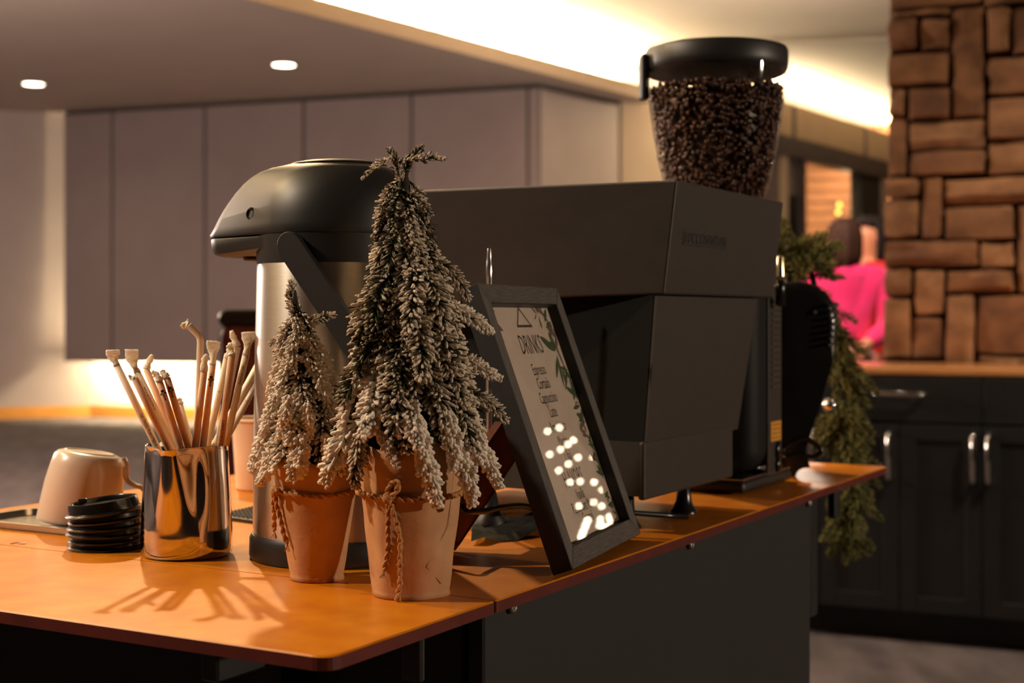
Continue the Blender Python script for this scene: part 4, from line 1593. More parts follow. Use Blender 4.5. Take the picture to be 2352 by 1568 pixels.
bmesh.ops.transform(bm, matrix=Matrix.Translation((pos.x, pos.y, (gz(130) + gz(235)) / 2)) @ Matrix.Rotation(math.atan2(pos.y, pos.x), 4, 'Z'), verts=bm.verts)
obj('lid_clip', bm, M_black, gr)
# grinder column: local x runs along the cart, local y away to the left
bm = newbm()
lathe(bm, [(.0001, gz(650)), (.055, gz(650)), (.060, gz(640)), (.055, gz(605)), (.034, gz(590))], 40)
obj('burr_collar', bm, M_black, gr, True, autosmooth=40)
loc_ = lambda X, Y: (wl @ Vector((X - GC.x, Y - GC.y, 0)))
bodyc = loc_(.288, 2.005)
bm = newbm()
HB = gz(648)
wx, wy = .135, .150
box(bm, (bodyc.x, bodyc.y, HB / 2 + .012), (wx, wy, HB - .02), bev=.030, seg=6)
obj('body', bm, M_gbody, gr, True, autosmooth=40)
bm = newbm()
box(bm, (bodyc.x - .02, bodyc.y, .010), (wx + .06, wy + .012, .016), bev=.006, seg=3)
obj('base_plate', bm, M_satin, gr, True, autosmooth=40)
bm = newbm()
box(bm, (bodyc.x - .02, bodyc.y, .0195), (wx + .055, wy + .008, .003), bev=.001, seg=1)
obj('base_trim', bm, M_chrome, gr, label='thin bright metal strip on the base')
# vented strip on the right side of the column
yr = bodyc.y - wy / 2
stp = newbm()
box(stp, (bodyc.x + .012, yr - .001, HB * .50), (.052, .006, HB * .93), bev=.002, seg=1)
sp_ = obj('vent_strip', stp, M_mach, gr)
for i in range(15):
    bm = newbm()
    box(bm, (bodyc.x + .012, yr - .0048, HB * .90 - i * .0083), (.036, .003, .0045), bev=.001, seg=1)
    obj('vent_rib', bm, mat('vent_rib', (.055, .045, .038), .5, col2=(.06, .05, .04), scale=50) if i == 0 else bpy.data.materials['vent_rib'], sp_)
bm = newbm()
box(bm, (bodyc.x + .012, yr - .0044, CAMZ - (997 - HY) / F * 1.92 - T), (.042, .0008, .027))
lbp = obj('label', bm, M_label, gr, label='amber yellow warning label')
for i in range(4):
    bm = newbm()
    box(bm, (bodyc.x + .012, yr - .005, CAMZ - (997 - HY) / F * 1.92 - T + .009 - i * .006), (.032, .0002, .0016))
    obj('label_line', bm, mat('label_ink', (.25, .12, .02), .8, col2=(.3, .15, .03), scale=50) if i == 0 else bpy.data.materials['label_ink'], lbp)
for k, y in enumerate((1045, 1078)):
    bm = newbm()
    lathe(bm, [(.0001, .005), (.006, .005), (.0085, .003), (.009, 0)], 20)
    bmesh.ops.transform(bm, matrix=Matrix.Translation((bodyc.x + .018, yr - .0042, CAMZ - (y - HY) / F * 1.92 - T)) @ Matrix.Rotation(PI / 2, 4, 'X') @ Matrix.Scale(1.5 if k == 0 else 1.1, 4, (0, 1, 0)), verts=bm.verts)
    obj('switch', bm, M_gloss, gr, True)
# brass-tipped adjustment lever at the corner
lv = loc_(.3655, 1.957)
bm = newbm()
lz = lambda y: CAMZ - (y - HY) / F * 1.957 - T
lathe(bm, [(.0001, lz(588)), (.0042, lz(588)), (.0046, lz(591)), (.0060, lz(634)), (.0060, lz(640)), (.0050, lz(642))], 20)
bmesh.ops.translate(bm, vec=(lv.x, lv.y, 0), verts=bm.verts)
obj('lever_tip', bm, M_brass, gr, True, autosmooth=40)
bm = newbm()
lathe(bm, [(.0050, lz(642)), (.0066, lz(660)), (.0066, lz(700)), (.0001, lz(705))], 16)
bmesh.ops.translate(bm, vec=(lv.x, lv.y, 0), verts=bm.verts)
obj('lever_holder', bm, M_gloss, gr, True)
# beans
rb_ = random.Random(9)
bmb = newbm()
bmesh.ops.create_icosphere(bmb, subdivisions=1, radius=1)
bv_ = [v.co.copy() for v in bmb.verts]
bf_ = [[v.index for v in f.verts] for f in bmb.faces]
bmb.free()
V, Fc = [], []
def hr(z):
    for (r0, z0), (r1, z1) in zip(hopper_prof, hopper_prof[1:]):
        if z0 <= z <= z1:
            return r0 + (r1 - r0) * (z - z0) / (z1 - z0)
    return hopper_prof[0][0]
ztop = gz(204)
for i in range(2300):
    if i < 1900:
        z = gz(470) + (ztop - gz(470)) * rb_.random() ** .8
        r = hr(z) - .0048 - rb_.random() * .005
        a = rb_.random() * 2 * PI
    else:
        a = rb_.random() * 2 * PI
        r = (hr(ztop) - .006) * math.sqrt(rb_.random())
        z = ztop - rb_.random() * .006
    Rm = Quaternion((rb_.gauss(0, 1), rb_.gauss(0, 1), rb_.gauss(0, 1), rb_.gauss(0, 1))).normalized().to_matrix()
    c = Vector((r * math.cos(a), r * math.sin(a), z))
    b0 = len(V)
    for q in bv_:
        p = Rm @ Vector((q.x * .0056, q.y * .0040, (q.z * .0030) if q.z > 0 else q.z * .0020))
        V.append(c + p)
    Fc += [[b0 + k for k in f] for f in bf_]
me = bpy.data.meshes.new('coffee_beans')
me.from_pydata(V, [], Fc)
for p in me.polygons:
    p.use_smooth = True
beans = obj('coffee_beans', me, M_bean)
beans.location = GC
tag(beans, 'dark roasted coffee beans filling the clear hopper', 'coffee beans')
beans['kind'] = 'stuff'
bm = newbm()
lathe(bm, [(.02, gz(560))] + [(hr(gz(y)) - .0125, gz(y)) for y in (520, 470, 400, 330, 260, 218)] + [(.0001, gz(214))], 32)
o = obj('bean_bulk', bm, M_bean, beans, True)
o['kind'] = 'stuff'

# ------------------------------------------------------------------ black pod machine beyond the grinder
QD = 2.10
pm = thing('capsule_machine', 'glossy black rounded capsule coffee machine beyond the grinder', 'coffee machine', (px(1840, 1100, QD).x, QD, T))
prof = [(1768, 1108), (1768, 690), (1770, 660), (1805, 648), (1838, 645), (1870, 654), (1898, 672), (1916, 700), (1924, 740), (1921, 785), (1908, 830), (1893, 880), (1878, 930), (1862, 980), (1845, 1030), (1832, 1065), (1828, 1108)]
bm = newbm()
pts = []
for x, y in prof:
    p = px(x, y, QD)
    pts.append((p.x - pm.location.x, max(p.z - T, 0)))
fa1 = [bm.verts.new((x, -.015, z)) for x, z in pts]
fa2 = [bm.verts.new((x, .105, z)) for x, z in pts]
bm.faces.new(fa1)
bm.faces.new(fa2[::-1])
for i in range(len(pts)):
    j = (i + 1) % len(pts)
    bm.faces.new((fa1[i], fa2[i], fa2[j], fa1[j]))
es = [e for e in bm.edges if abs(e.verts[0].co.y - e.verts[1].co.y) < 1e-6]
bmesh.ops.bevel(bm, geom=es, offset=.016, segments=5, profile=.5, affect='EDGES')
obj('body', bm, M_gloss, pm, True, autosmooth=50)
for i in range(7):
    p = px(1893 - .6 * i * i * .4, 700 + i * 15, QD)
    bm = newbm()
    box(bm, (0, 0, 0), (.013, .03, .0035), bev=.001, seg=1)
    bmesh.ops.transform(bm, matrix=Matrix.Translation((p.x - pm.location.x + .004, -.010, p.z - T)) @ Matrix.Rotation(.5, 4, 'Z') @ Matrix.Rotation(-.25, 4, 'Y'), verts=bm.verts)
    obj('vent_slot', bm, M_darkm, pm)
bm = newbm()
lathe(bm, [(.004, 0), (.004, .004), (.0001, .005)], 12)
p = px(1864, 717, QD)
bmesh.ops.transform(bm, matrix=Matrix.Translation((p.x - pm.location.x, -.014, p.z - T)) @ Matrix.Rotation(PI / 2, 4, 'X'), verts=bm.verts)
obj('button', bm, M_darkm, pm, True)
bm = newbm()
cpp = [px(x, y, 2.085) - pm.location for x, y in ((1800, 1040), (1840, 1008), (1870, 1018), (1886, 1035), (1870, 1048), (1830, 1046), (1800, 1052))]
tube(bm, spline(cpp, 5), .0042, 8)
obj('cable', bm, M_gloss, pm, True)

# ------------------------------------------------------------------ pine garland off the far end of the cart
GSP = [sprig_mesh('sprig', 200 + i, .075, 96, .020, .00085, 1.0, .12, .9, .3, M_pine) for i in range(4)]
gpath = spline([px(1760, 600, 2.36), px(1810, 585, 2.36), px(1850, 590, 2.35), px(1880, 690, 2.35), px(1915, 780, 2.36), px(1935, 880, 2.37), px(1930, 960, 2.36), px(1945, 1030, 2.36), px(1960, 1080, 2.40), px(1950, 1150, 2.44), px(1940, 1225, 2.45)], 6)
gl = thing('pine_garland', 'dark green pine garland trailing down past the far cart end', 'garland', gpath[-1])
bm = newbm()
tube(bm, [p - gl.location for p in gpath], .005, 6)
obj('wire', bm, M_stem, gl, True)
rg = random.Random(21)
for i, p in enumerate(gpath):
    dn = (gpath[min(i + 1, len(gpath) - 1)] - gpath[max(i - 1, 0)]).normalized()
    f = i / len(gpath)
    for k in range(3):
        o = Vector((rg.uniform(-1, 1), rg.uniform(-.8, .6), rg.uniform(-.35, .35)))
        d = dn * rg.uniform(.4, 1.1) + o * .75
        if f < .25:
            d = Vector((rg.uniform(-.7, .9), rg.uniform(-.5, .5), rg.uniform(-.5, .5)))
        me = rg.choice(GSP)
        b_ = branch(gl, me, p - gl.location, d, Vector((rg.uniform(-.5, .5), -.7, .6)), rg.uniform(.65, .95) * (.85 if f > .6 else 1))
        b_.name = 'sprig'
# slim floor stand that carries the garland, behind the capsule machine
gq = px(1812, 590, 2.37)
gs = thing('garland_stand', 'slim black floor stand behind the capsule machine carrying the pine garland', 'stand', (gq.x, gq.y, 0))
bm = newbm()
lathe(bm, [(.0001, 0), (.10, 0), (.10, .006), (.09, .010), (.012, .014), (.0001, .014)], 32)
obj('base', bm, M_black, gs, True, autosmooth=40)
bm = newbm()
tube(bm, spline([(0, 0, .01), (0, 0, .6), (0, 0, gq.z - .02), (.006, -.004, gq.z - .004), (.018, -.012, gq.z - .004), (.024, -.014, gq.z + .008)], 5), .006, 10)
obj('pole', bm, M_black, gs, True)
bm = newbm()
bmesh.ops.create_uvsphere(bm, u_segments=20, v_segments=12, radius=.0115)
pp = px(1905, 930, 2.31)
bb = obj('bauble', bm, M_chrome, None, True, loc=pp)
tag(bb, 'small silver bauble nestled in the pine garland', 'ornament')

# ------------------------------------------------------------------ mug, tray, lids, cup
ty = thing('steel_tray', 'shallow stainless steel tray with a rolled rim under the upturned mug', 'tray', (0, 0, 0), 0)
tcn = tb(132, 1206)
ty.location = tcn
ty.rotation_euler = (0, 0, CR)
def rr(hx, hy, r, z, n=6):
    out = []
    for (sx, sy, a0) in ((1, 1, 0), (-1, 1, PI / 2), (-1, -1, PI), (1, -1, 1.5 * PI)):
        for i in range(n + 1):
            a = a0 + i * PI / 2 / n
            out.append(Vector((sx * (hx - r) + r * math.cos(a), sy * (hy - r) + r * math.sin(a), z)))
    return out
bm = newbm()
hx, hy = .052, .095
lvls = [rr(hx - .004, hy - .004, .022, .0008), rr(hx - .003, hy - .003, .022, .006), rr(hx + .001, hy + .001, .023, .0068), rr(hx + .0015, hy + .0015, .023, .0080), rr(hx - .001, hy - .001, .021, .0088), rr(hx - .005, hy - .005, .018, .0082), rr(hx - .007, hy - .007, .016, .0012), rr(hx - .012, hy - .012, .014, .0006)]
rg_ = [[bm.verts.new(p) for p in l] for l in lvls]
for a, b in zip(rg_, rg_[1:]):
    for i in range(len(a)):
        j = (i + 1) % len(a)
        bm.faces.new((a[i], a[j], b[j], b[i]))
bm.faces.new(rg_[-1])
bm.faces.new(rg_[0][::-1])
obj('pan', bm, M_brush, ty, True, autosmooth=60)

mg = thing('mug', 'white ceramic mug lying upside down and tilted on the steel tray', 'mug', tb(150, 1200), 0)
MH, MR = .079, .0440
bm = newbm()
mprof = [(.0001, MH), (.030, MH), (.034, MH - .0015), (.037, MH - .005), (.0395, MH - .015), (.0425, MH * .55), (.0440, MH * .25), (.0445, .004), (.0445, .001), (.0435, 0), (.0420, .001), (.0405, .01), (.039, MH * .5), (.034, MH - .01), (.0001, MH - .006)]
lathe(bm, mprof, 64)
obj('body', bm, M_ceramic, mg, True)
bm = newbm()
ha = math.radians(-8)
hd = Vector((math.cos(ha), math.sin(ha), 0))
tube(bm, spline([hd * r + Vector((0, 0, z)) for r, z in ((.039, .079), (.0435, .072), (.047, .058), (.057, .052), (.068, .050), (.074, .040), (.072, .024), (.060, .014), (.043, .012))], 5), .0042, 10, flat=[(1.5, .7)] * 41)
obj('handle', bm, M_ceramic, mg, True)
bm = newbm()
lathe(bm, [(.027, MH - .0002), (.027, MH + .0012), (.0245, MH + .0012), (.0240, MH - .0002)], 40)
obj('foot_ring', bm, M_ceramic, mg, True)
mg.rotation_euler = (math.radians(-3), math.radians(9), 0)
mg.location = tb(156, 1222) + Vector((0, .035, .0045))

def lid_tree(label, loc, tilt, rz):
    t = thing('cup_lid', label, 'lid', loc, rz, 'black cup lids stacked by the pitcher')
    t.rotation_euler = (tilt[0], tilt[1], rz)
    return t
LR = .0368
lpc = tb(243, 1257)
labels = ['lowest black plastic cup lid of the stack beside the pitcher', 'second black plastic cup lid from the bottom of the stack', 'third black plastic cup lid from the bottom of the stack',
          'fourth black plastic cup lid, tilted, below the top two', 'fifth black plastic cup lid, tilted just under the topmost', 'topmost tilted black plastic cup lid with its sip tab standing up']
proto = None
zs = [0, .0068, .0136, .0200, .0275, .0350]
tl = [(0, 0), (0, -.02), (.01, .01), (.01, -.05), (.02, -.09), (.02, -.13)]
for i in range(6):
    t = lid_tree(labels[i], lpc + Vector((.0012 * math.sin(i * 2.1), .001 * math.cos(i * 1.7), zs[i] + abs(tl[i][1]) * LR * .0)), tl[i], i * 1.3)
    t.rotation_euler = (tl[i][0], tl[i][1], 0)
    if proto is None:
        bm = newbm()
        lathe(bm, [(LR - .0012, .0004), (LR, 0), (LR + .0012, .0008), (LR + .0014, .0022), (LR - .0002, .0034), (LR - .0016, .0040), (LR - .0030, .0125), (LR - .0036, .0136), (LR - .0052, .0136), (LR - .0062, .0122), (LR - .0068, .0090), (.0001, .0088)], 64, cap0=False)
        proto = obj('shell', bm, M_gloss, t, True, autosmooth=50)
        bm = newbm()
        box(bm, (-.016, -.014, .0115), (.0085, .0045, .006), bev=.0012, seg=2)
        tabp = obj('sip_tab', bm, M_gloss, t)
    else:
        for ch in (proto, tabp):
            c = ch.copy()
            C.objects.link(c)
            c.parent = t
            if ch is tabp and i == 5:
                c.data = ch.data.copy()
                for v in c.data.vertices:
                    v.co.z += .0045

cu = thing('tall_cup', 'tall cream-coloured cup standing between the pitcher and airpot', 'cup', tb(600, 1130) + Vector((0, .040, 0)))
cz = CAMZ - (962 - HY) / F * 1.94 - T
bm = newbm()
lathe(bm, [(.0001, .001), (.038, .001), (.0395, 0), (.0405, .003), (.0440, cz * .6), (.0465, cz), (.0468, cz + .001), (.0460, cz + .0016), (.0452, cz), (.0425, cz * .6), (.0385, .006), (.0001, .006)], 64)
obj('body', bm, M_cup, cu, True)
bm = newbm()
lathe(bm, [(.0466, cz - .0022), (.0480, cz - .0014), (.0482, cz + .0004), (.0472, cz + .0018), (.0460, cz + .001)], 64, cap0=False, cap1=False)
obj('rolled_rim', bm, M_cup, cu, True)
bm = newbm()
crumb = thing('paper_scrap', 'tiny torn white paper scrap lying on the cart top', 'scrap', tb(52, 1249))
box(bm, (0, 0, .0007), (.007, .003, .001), bev=.0004, seg=1)
obj('scrap', bm, M_wrap, crumb)
bm = newbm()
tube(bm, [(-.012, -.002, .0006), (-.006, .001, .0012), (0, 0, .001)], .0005, 5)
obj('fibre', bm, M_twine, crumb)

# ------------------------------------------------------------------ brown chair in the background
CHD = 3.5
chx = px(740, 0, CHD).x
ch = thing('high_back_chair', 'brown leather high-backed chair with a dark top rail behind the airpot', 'chair', (chx, CHD, 0), .1)
bm = newbm()
box(bm, (0, .02, .82), (.50, .05, .62), bev=.03, seg=4)
obj('backrest', bm, M_leather, ch, True, autosmooth=50)
bm = newbm()
box(bm, (0, .03, 1.145), (.505, .06, .045), bev=.022, seg=4)
obj('top_rail', bm, mat('dark_walnut', (.02, .008, .005), .4, col2=(.028, .011, .007), scale=20), ch, True, autosmooth=50)
bm = newbm()
box(bm, (0, -.2, .47), (.48, .46, .08), bev=.03, seg=3)
obj('seat', bm, M_leather, ch, True, autosmooth=50)
for sx in (-1, 1):
    for sy in (.0, -.4):
        bm = newbm()
        box(bm, (sx * .21, sy, .22), (.04, .04, .44), bev=.004, seg=1)
        obj('leg', bm, bpy.data.materials['dark_walnut'], ch)

# ------------------------------------------------------------------ cabinets and counter on the right
cdv = Vector((.911, -.413)).normalized()
cnv = Vector((.413, .911)).normalized()       # away from the camera
CB = Vector((1.742, 4.9))
ck = lambda x: (on_line(x, CB, cdv) - CB).dot(cdv)
CANG = math.atan2(cdv.y, cdv.x)
ZCT, ZCB = .972, .942
k_l, k_r = ck(1690), 1.2
ctp = thing('countertop', 'long oak countertop with a rounded front edge before the stone pillar', 'countertop', (CB.x, CB.y, 0), CANG)
bm = newbm()
box(bm, ((k_l + k_r) / 2, .275, (ZCT + ZCB) / 2), (k_r - k_l, .59, ZCT - ZCB), bev=.008, seg=3)
obj('slab', bm, M_oak, ctp)

def shaker(bm, x0, x1, z0, z1, y=-.02, t=.02, rail=.055):
    box(bm, ((x0 + x1) / 2, y + t * .65, (z0 + z1) / 2), (x1 - x0 - .002, t * .6, z1 - z0 - .002))
    for a, b, c, d in ((x0, x0 + rail, z0, z1), (x1 - rail, x1, z0, z1), (x0 + rail, x1 - rail, z0, z0 + rail), (x0 + rail, x1 - rail, z1 - rail, z1)):
        box(bm, ((a + b) / 2, y + t / 2, (c + d) / 2), (b - a, t, d - c), bev=.002, seg=1)
def pull(bm, c, L, vert):
    d = Vector((0, 0, 1)) if vert else Vector((1, 0, 0))
    a = c - d * L / 2
    b = c + d * L / 2
    y = Vector((0, -.030, 0))
    tube(bm, [a, a + y * .7, a + y + d * .008, b + y - d * .008, b + y * .7, b], .0085, 10)
def cabinet(k0, k1, label, doors, drawers):
    t = thing('base_cabinet', label, 'cabinet', (CB.x, CB.y, 0), CANG, 'charcoal base cabinets')
    bm = newbm()
    box(bm, ((k0 + k1) / 2, .285, (.112 + ZCB) / 2), (k1 - k0 - .002, .55, ZCB - .112))
    box(bm, ((k0 + k1) / 2, .31, .056), (k1 - k0 - .002, .48, .112))
    obj('carcass', bm, M_cab, t)
    for x0, x1, hk in doors:
        bm = newbm()
        shaker(bm, x0 + .003, x1 - .003, .115, .770)
        d = obj('door', bm, M_cab, t)
        bm = newbm()
        pull(bm, Vector((hk, -.022, .66)), .165, True)
        obj('handle', bm, M_chrome, d, True, label='brushed metal bar handle')
    for x0, x1, hk in drawers:
        bm = newbm()
        box(bm, ((x0 + x1) / 2, -.009, (.778 + ZCB - .006) / 2), (x1 - x0 - .006, .02, ZCB - .006 - .778), bev=.003, seg=1)
        d = obj('drawer', bm, M_cab, t)
        bm = newbm()
        if hk is not None:
            pull(bm, Vector((hk, -.022, .878)), .17, False)
            obj('handle', bm, M_chrome, d, True, label='brushed metal bar handle')
k = ck
cabinet(k_l, k(1885), 'charcoal base cabinet mostly hidden behind the cart and garland', [(k_l, k(1885), k(1872))], [(k_l, k(1885), None)])
cabinet(k(1885), k(2258), 'charcoal base cabinet with one wide drawer and two doors, nearest the cart', [(k(1885), k(2068), k(2046)), (k(2068), k(2258), k(2238))], [(k(1885), k(2258), k(2068))])
cabinet(k(2258), k(2258) + .75, 'charcoal base cabinet at the right edge of the photo', [(k(2258), k(2258) + .375, k(2273)), (k(2258) + .375, k(2258) + .75, k(2258) + .72)], [(k(2258), k(2258) + .75, k(2258) + .375)])

# ------------------------------------------------------------------ stone pillar
SB = CB + cnv * .625
sk = lambda x: (on_line(x, SB, cdv) - SB).dot(cdv)
pil = thing('stone_pillar', 'massive pillar of rough brown sandstone blocks behind the oak counter', 'pillar', (SB.x, SB.y, 0), CANG)
kl, kr = sk(2034), sk(2375) + .25
bm = newbm()
box(bm, ((kl + kr) / 2, .40, 2.0), (kr - kl - .02, .70, 4.0))
obj('mortar_core', bm, M_mortar, pil)
st_z = [(520, -60, 900, 28), (908, -40, 1150, 20), (525, 42, 768, 70), (515, 84, 633, 216), (648, 82, 766, 210), (780, 34, 914, 490), (927, 34, 1022, 222), (1034, 32, 1150, 226), (510, 228, 766, 360),
        (933, 240, 1150, 396), (512, 374, 582, 486), (598, 372, 768, 500), (931, 410, 1150, 580), (510, 500, 588, 736), (602, 508, 918, 626), (604, 632, 916, 732), (930, 592, 1150, 728),
        (497, 746, 636, 826), (495, 838, 638, 994), (650, 746, 736, 998), (748, 744, 1150, 852), (750, 866, 1036, 1002), (1050, 864, 1150, 1226), (492, 1008, 886, 1116), (897, 1014, 1034, 1122),
        (495, 1128, 609, 1238), (621, 1130, 744, 1318), (757, 1132, 1036, 1224), (490, 1250, 602, 1500), (612, 1330, 740, 1500), (753, 1236, 872, 1520), (885, 1238, 1150, 1480), (885, 1490, 1150, 1545)]
rp = random.Random(4)
for i, (x0_, y0_, x1_, y1_) in enumerate(st_z):
    X0, X1 = 1760 + x0_ / 1.823, 1760 + x1_ / 1.823
    a, b = sk(X0), sk(X1)
    Dm = on_line((X0 + X1) / 2, SB, cdv).y
    z1_ = CAMZ - (y0_ / 1.823 - HY) / F * Dm
    z0_ = CAMZ - (y1_ / 1.823 - HY) / F * Dm
    dp = rp.uniform(.07, .10)
    bm = newbm()
    vs = box(bm, ((a + b) / 2, .06 - dp / 2, (z0_ + z1_) / 2), (b - a - .006, dp, z1_ - z0_ - .006))
    bmesh.ops.subdivide_edges(bm, edges=bm.edges[:], cuts=2, use_grid_fill=True)
    cx_, cz_ = (a + b) / 2, (z0_ + z1_) / 2
    for v in bm.verts:
        ex = abs(v.co.x - cx_) / ((b - a) / 2)
        ez = abs(v.co.z - cz_) / ((z1_ - z0_) / 2)
        if v.co.y < .0:
            v.co.y += .012 * max(ex ** 8, ez ** 8) + rp.uniform(-.007, .007)
        v.co.x += rp.uniform(-.005, .005)
        v.co.z += rp.uniform(-.005, .005)
    bmesh.ops.bevel(bm, geom=[e for e in bm.edges if e.calc_face_angle(0) > .9], offset=.006, segments=1, affect='EDGES')
    obj('stone', bm, M_stone[i % 4], pil, True, autosmooth=22)

# ------------------------------------------------------------------ two people beyond the counter
def person(name, label, loc, rz, top_m, hair_m, hands_behind, H=1.64, leg_m=M_navy):
    t = thing(name, label, 'person', loc, rz)
    s = H / 1.64
    N, E = {}, []
    def nd(k, p, r):
        N[k] = (tuple(Vector(p) * s), tuple(x * s for x in r) if isinstance(r, tuple) else r * s)
    # facing -Y locally
    nd('pelvis', (0, 0, .88), (.135, .10)); nd('waist', (0, 0, 1.03), (.115, .085)); nd('chest', (0, .0, 1.22), (.13, .095)); nd('upper', (0, .005, 1.33), (.12, .08))
    nd('neck', (0, .0, 1.405), .048); nd('jaw', (0, -.015, 1.475), (.06, .068)); nd('skull', (0, -.005, 1.545), (.075, .09)); nd('crown', (0, .0, 1.605), (.05, .06))
    E += [('pelvis', 'waist'), ('waist', 'chest'), ('chest', 'upper'), ('upper', 'neck'), ('neck', 'jaw'), ('jaw', 'skull'), ('skull', 'crown')]
    for sx, q in ((-1, 'l'), (1, 'r')):
        nd('sh' + q, (sx * .165, .01, 1.335), .058)
        if hands_behind and q == hands_behind:
            nd('el' + q, (sx * .225, .06, 1.09), .045); nd('wr' + q, (sx * .06, .15, .98), .032); nd('ha' + q, (sx * -.02, .155, .955), (.036, .022))
            fd = Vector((-sx * 1.0, .02, -.35)); side = Vector((.0, .0, 1)); hb = Vector((sx * -.02, .155, .955))
        elif hands_behind:
            nd('el' + q, (sx * .23, .03, 1.09), .045); nd('wr' + q, (sx * .12, -.13, 1.0), .032); nd('ha' + q, (sx * .06, -.17, 1.0), (.036, .022))
            fd = Vector((-sx * 1.0, -.3, .0)); side = Vector((.0, .0, 1)); hb = Vector((sx * .06, -.17, 1.0))
        else:
            nd('el' + q, (sx * .225, .03, 1.08), .045); nd('wr' + q, (sx * .20, -.06, .86), .032); nd('ha' + q, (sx * .195, -.08, .79), (.022, .036))
            fd = Vector((0, -.15, -1)); side = Vector((0, 1, 0)); hb = Vector((sx * .195, -.08, .79))
        E += [('upper', 'sh' + q), ('sh' + q, 'el' + q), ('el' + q, 'wr' + q), ('wr' + q, 'ha' + q)]
        fd.normalize()
        for j, (off, L, ) in enumerate(((-.030, .058), (-.011, .072), (.009, .076), (.028, .066))):
            b0 = hb + fd * .030 + side * off
            nd('f%d%s0' % (j, q), b0, .0095); nd('f%d%s1' % (j, q), b0 + fd * L * .55 + Vector((0, .006, 0)), .0085); nd('f%d%s2' % (j, q), b0 + fd * L + Vector((0, .018, -.004)), .007)
            E += [('ha' + q, 'f%d%s0' % (j, q)), ('f%d%s0' % (j, q), 'f%d%s1' % (j, q)), ('f%d%s1' % (j, q), 'f%d%s2' % (j, q))]
        b0 = hb + side * -.036 + fd * .0
        nd('t%s0' % q, b0, .011); nd('t%s1' % q, b0 + fd * .028 - side * .016, .009)
        E += [('ha' + q, 't%s0' % q), ('t%s0' % q, 't%s1' % q)]
        nd('hip' + q, (sx * .09, 0, .82), .092); nd('kn' + q, (sx * .10, -.01, .47), .056); nd('an' + q, (sx * .105, .02, .09), .038); nd('to' + q, (sx * .115, -.13, .035), .035)
        E += [('pelvis', 'hip' + q), ('hip' + q, 'kn' + q), ('kn' + q, 'an' + q), ('an' + q, 'to' + q)]
    obj('body', skin('body', N, E, 2), M_skinc, t)
    # face details: nose, eyes, mouth, ears
    bm = newbm()
    tube(bm, [Vector((0, -.083, 1.545)) * s, Vector((0, -.099, 1.515)) * s, Vector((0, -.084, 1.502)) * s], [.006, .012, .008], 8)
    for sx in (-1, 1):
        bmesh.ops.create_uvsphere(bm, u_segments=10, v_segments=8, radius=.018, matrix=Matrix.Translation((sx * .076 * s, .005, 1.525 * s)) @ Matrix.Diagonal((.45, .8, 1.5, 1)))
    obj('nose_and_ears', bm, M_skinc, t, True)
    bm = newbm()
    for sx in (-1, 1):
        bmesh.ops.create_uvsphere(bm, u_segments=8, v_segments=6, radius=.010, matrix=Matrix.Translation((sx * .031 * s, -.080 * s, 1.545 * s)) @ Matrix.Diagonal((1.3, .6, .7, 1)))
    obj('eyes', bm, M_hair_bk, t, True)
    bm = newbm()
    bmesh.ops.create_uvsphere(bm, u_segments=8, v_segments=6, radius=.018, matrix=Matrix.Translation((0, -.077 * s, 1.472 * s)) @ Matrix.Diagonal((1.2, .5, .4, 1)))
    obj('mouth', bm, mat('lips', s2l((170, 80, 74)), .5, col2=s2l((160, 72, 66)), scale=20), t, True)
    # clothing: sweater and trousers, grown over the same skeleton a little larger
    Ns, Es = {}, []
    for kx in ('pelvis', 'waist', 'chest', 'upper', 'shl', 'shr', 'ell', 'elr', 'wrl', 'wrr'):
        p, r = N[kx]
        g = {'pelvis': 1.02, 'waist': 1.28, 'chest': 1.22, 'upper': 1.15}.get(kx, 1.38)
        Ns[kx] = (p, tuple(x * g for x in r) if isinstance(r, tuple) else r * g)
    pz = Ns['pelvis'][0]
    Ns['pelvis'] = ((pz[0], pz[1], pz[2] + .09 * s), (.14 * s, .105 * s))
    up = Vector(N['upper'][0]); nk = Vector(N['neck'][0])
    Ns['collar'] = (tuple(up.lerp(nk, .95)), .066 * s)
    Es = [('chest', 'waist'), ('waist', 'pelvis'), ('chest', 'upper'), ('upper', 'collar'), ('upper', 'shl'), ('upper', 'shr'), ('shl', 'ell'), ('shr', 'elr'), ('ell', 'wrl'), ('elr', 'wrr')]
    Ns = {kx: Ns[kx] for kx in ('chest', 'waist', 'pelvis', 'upper', 'collar', 'shl', 'shr', 'ell', 'elr', 'wrl', 'wrr')}
    for kx in ('wrl', 'wrr'):
        p, r = Ns[kx]
        e0 = Vector(N['el' + kx[2]][0])
        Ns[kx] = (tuple(Vector(p).lerp(e0, .12)), r)
    obj('sweater', skin('sweater', Ns, Es, 2), top_m, t)
    Nt = {}
    for kx in ('pelvis', 'hipl', 'hipr', 'knl', 'knr', 'anl', 'anr'):
        p, r = N[kx]
        Nt[kx] = (p, tuple(x * 1.08 for x in r) if isinstance(r, tuple) else r * 1.18)
    obj('trousers', skin('trousers', Nt, [('pelvis', 'hipl'), ('pelvis', 'hipr'), ('hipl', 'knl'), ('hipr', 'knr'), ('knl', 'anl'), ('knr', 'anr')], 2), leg_m, t)
    bm = newbm()
    lathe(bm, [(.140 * s, .86 * s), (.146 * s, .885 * s), (.142 * s, .925 * s)], 32, lambda r, z, a: (r * math.cos(a), r * .78 * math.sin(a), z), cap0=False, cap1=False)
    obj('shirt_hem', bm, M_belt, t, True)
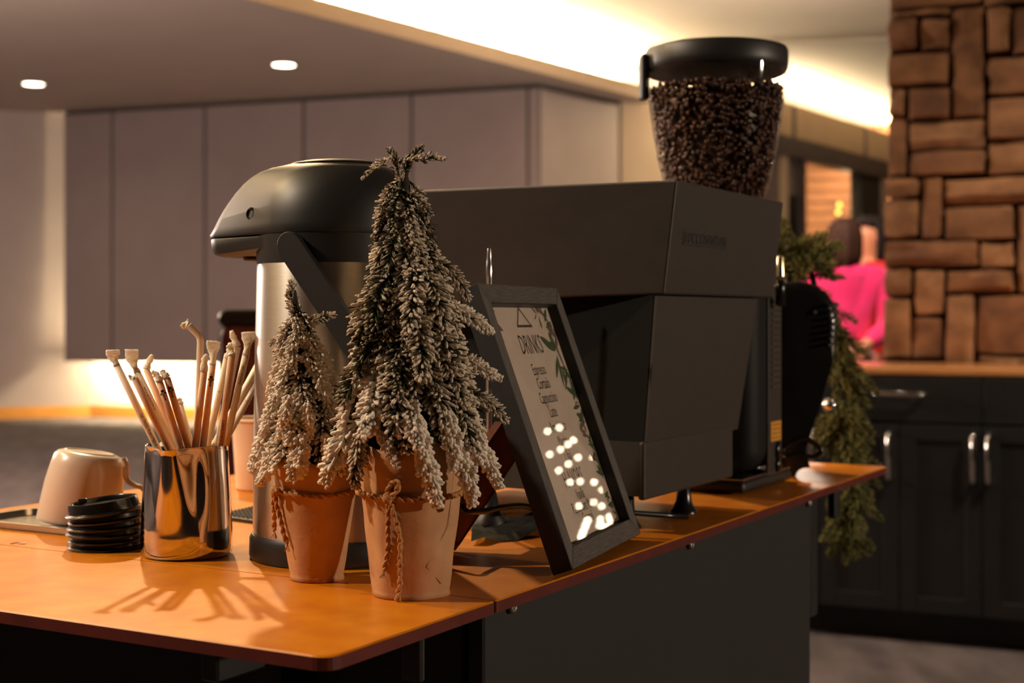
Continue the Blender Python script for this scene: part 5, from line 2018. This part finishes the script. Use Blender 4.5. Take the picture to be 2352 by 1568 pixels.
    # hair: a cap that leaves the face open and falls to the nape
    bm = newbm()
    def hair(r, z, a):
        y = math.sin(a)
        front = max(0, -y)
        drop = .0 if y > -.35 else 1
        rr2 = r * (1 + .04 * math.sin(9 * a))
        cut = max(0, (-y - .30)) * 1.5
        zz = z + cut * max(0, (1.60 - z / s)) * 1.0 * s
        return (rr2 * .92 * math.cos(a), rr2 * 1.08 * y + .010, zz)
    lathe(bm, [(.070 * s, 1.395 * s), (.086 * s, 1.41 * s), (.096 * s, 1.45 * s), (.098 * s, 1.50 * s), (.097 * s, 1.55 * s), (.088 * s, 1.595 * s), (.066 * s, 1.630 * s), (.035 * s, 1.645 * s), (.0002, 1.649 * s)], 40, hair, cap0=True)
    bmesh.ops.delete(bm, geom=[v for v in bm.verts if v.co.y < -.012 * s and v.co.z < 1.590 * s], context='VERTS')
    obj('hair', bm, hair_m, t, True)
    for sx in (-1, 1):
        bm = newbm()
        box(bm, (sx * .112 * s, -.055 * s, .035), (.085, .25, .07), bev=.03, seg=3)
        obj('shoe', bm, M_black, t, True)
    return t
p1 = px(1938, 726, 7.45)
person('person', 'person in a hot pink sweater seen from behind, one hand at the back', (p1.x, p1.y, 0), PI, M_pink, M_hair_br, 'l', 1.655)
p2 = px(1999, 726, 7.95)
person('person', 'dark-haired person in a red top facing the one in pink', (p2.x, p2.y, 0), -PI / 2 + .2, M_red, M_hair_bk, None, 1.70)

# two yellow globe lamps beyond the opening
for i, (x, y, lab) in enumerate(((1928, 470, 'upper of two small glowing yellow globe lamps beyond the doorway'), (1925, 487, 'lower of two small glowing yellow globe lamps beyond the doorway'))):
    p = px(x, y, 19.6)
    t = thing('globe_lamp', lab, 'lamp', p, 0, 'yellow globe lamps beyond the doorway')
    bm = newbm()
    bmesh.ops.create_uvsphere(bm, u_segments=16, v_segments=10, radius=.030)
    obj('globe', bm, E_globe, t, True)
    bm = newbm()
    tube(bm, [(0, 0, .034), (0, .6, .05)], .008, 6)
    obj('wall_arm', bm, M_darkm, t)
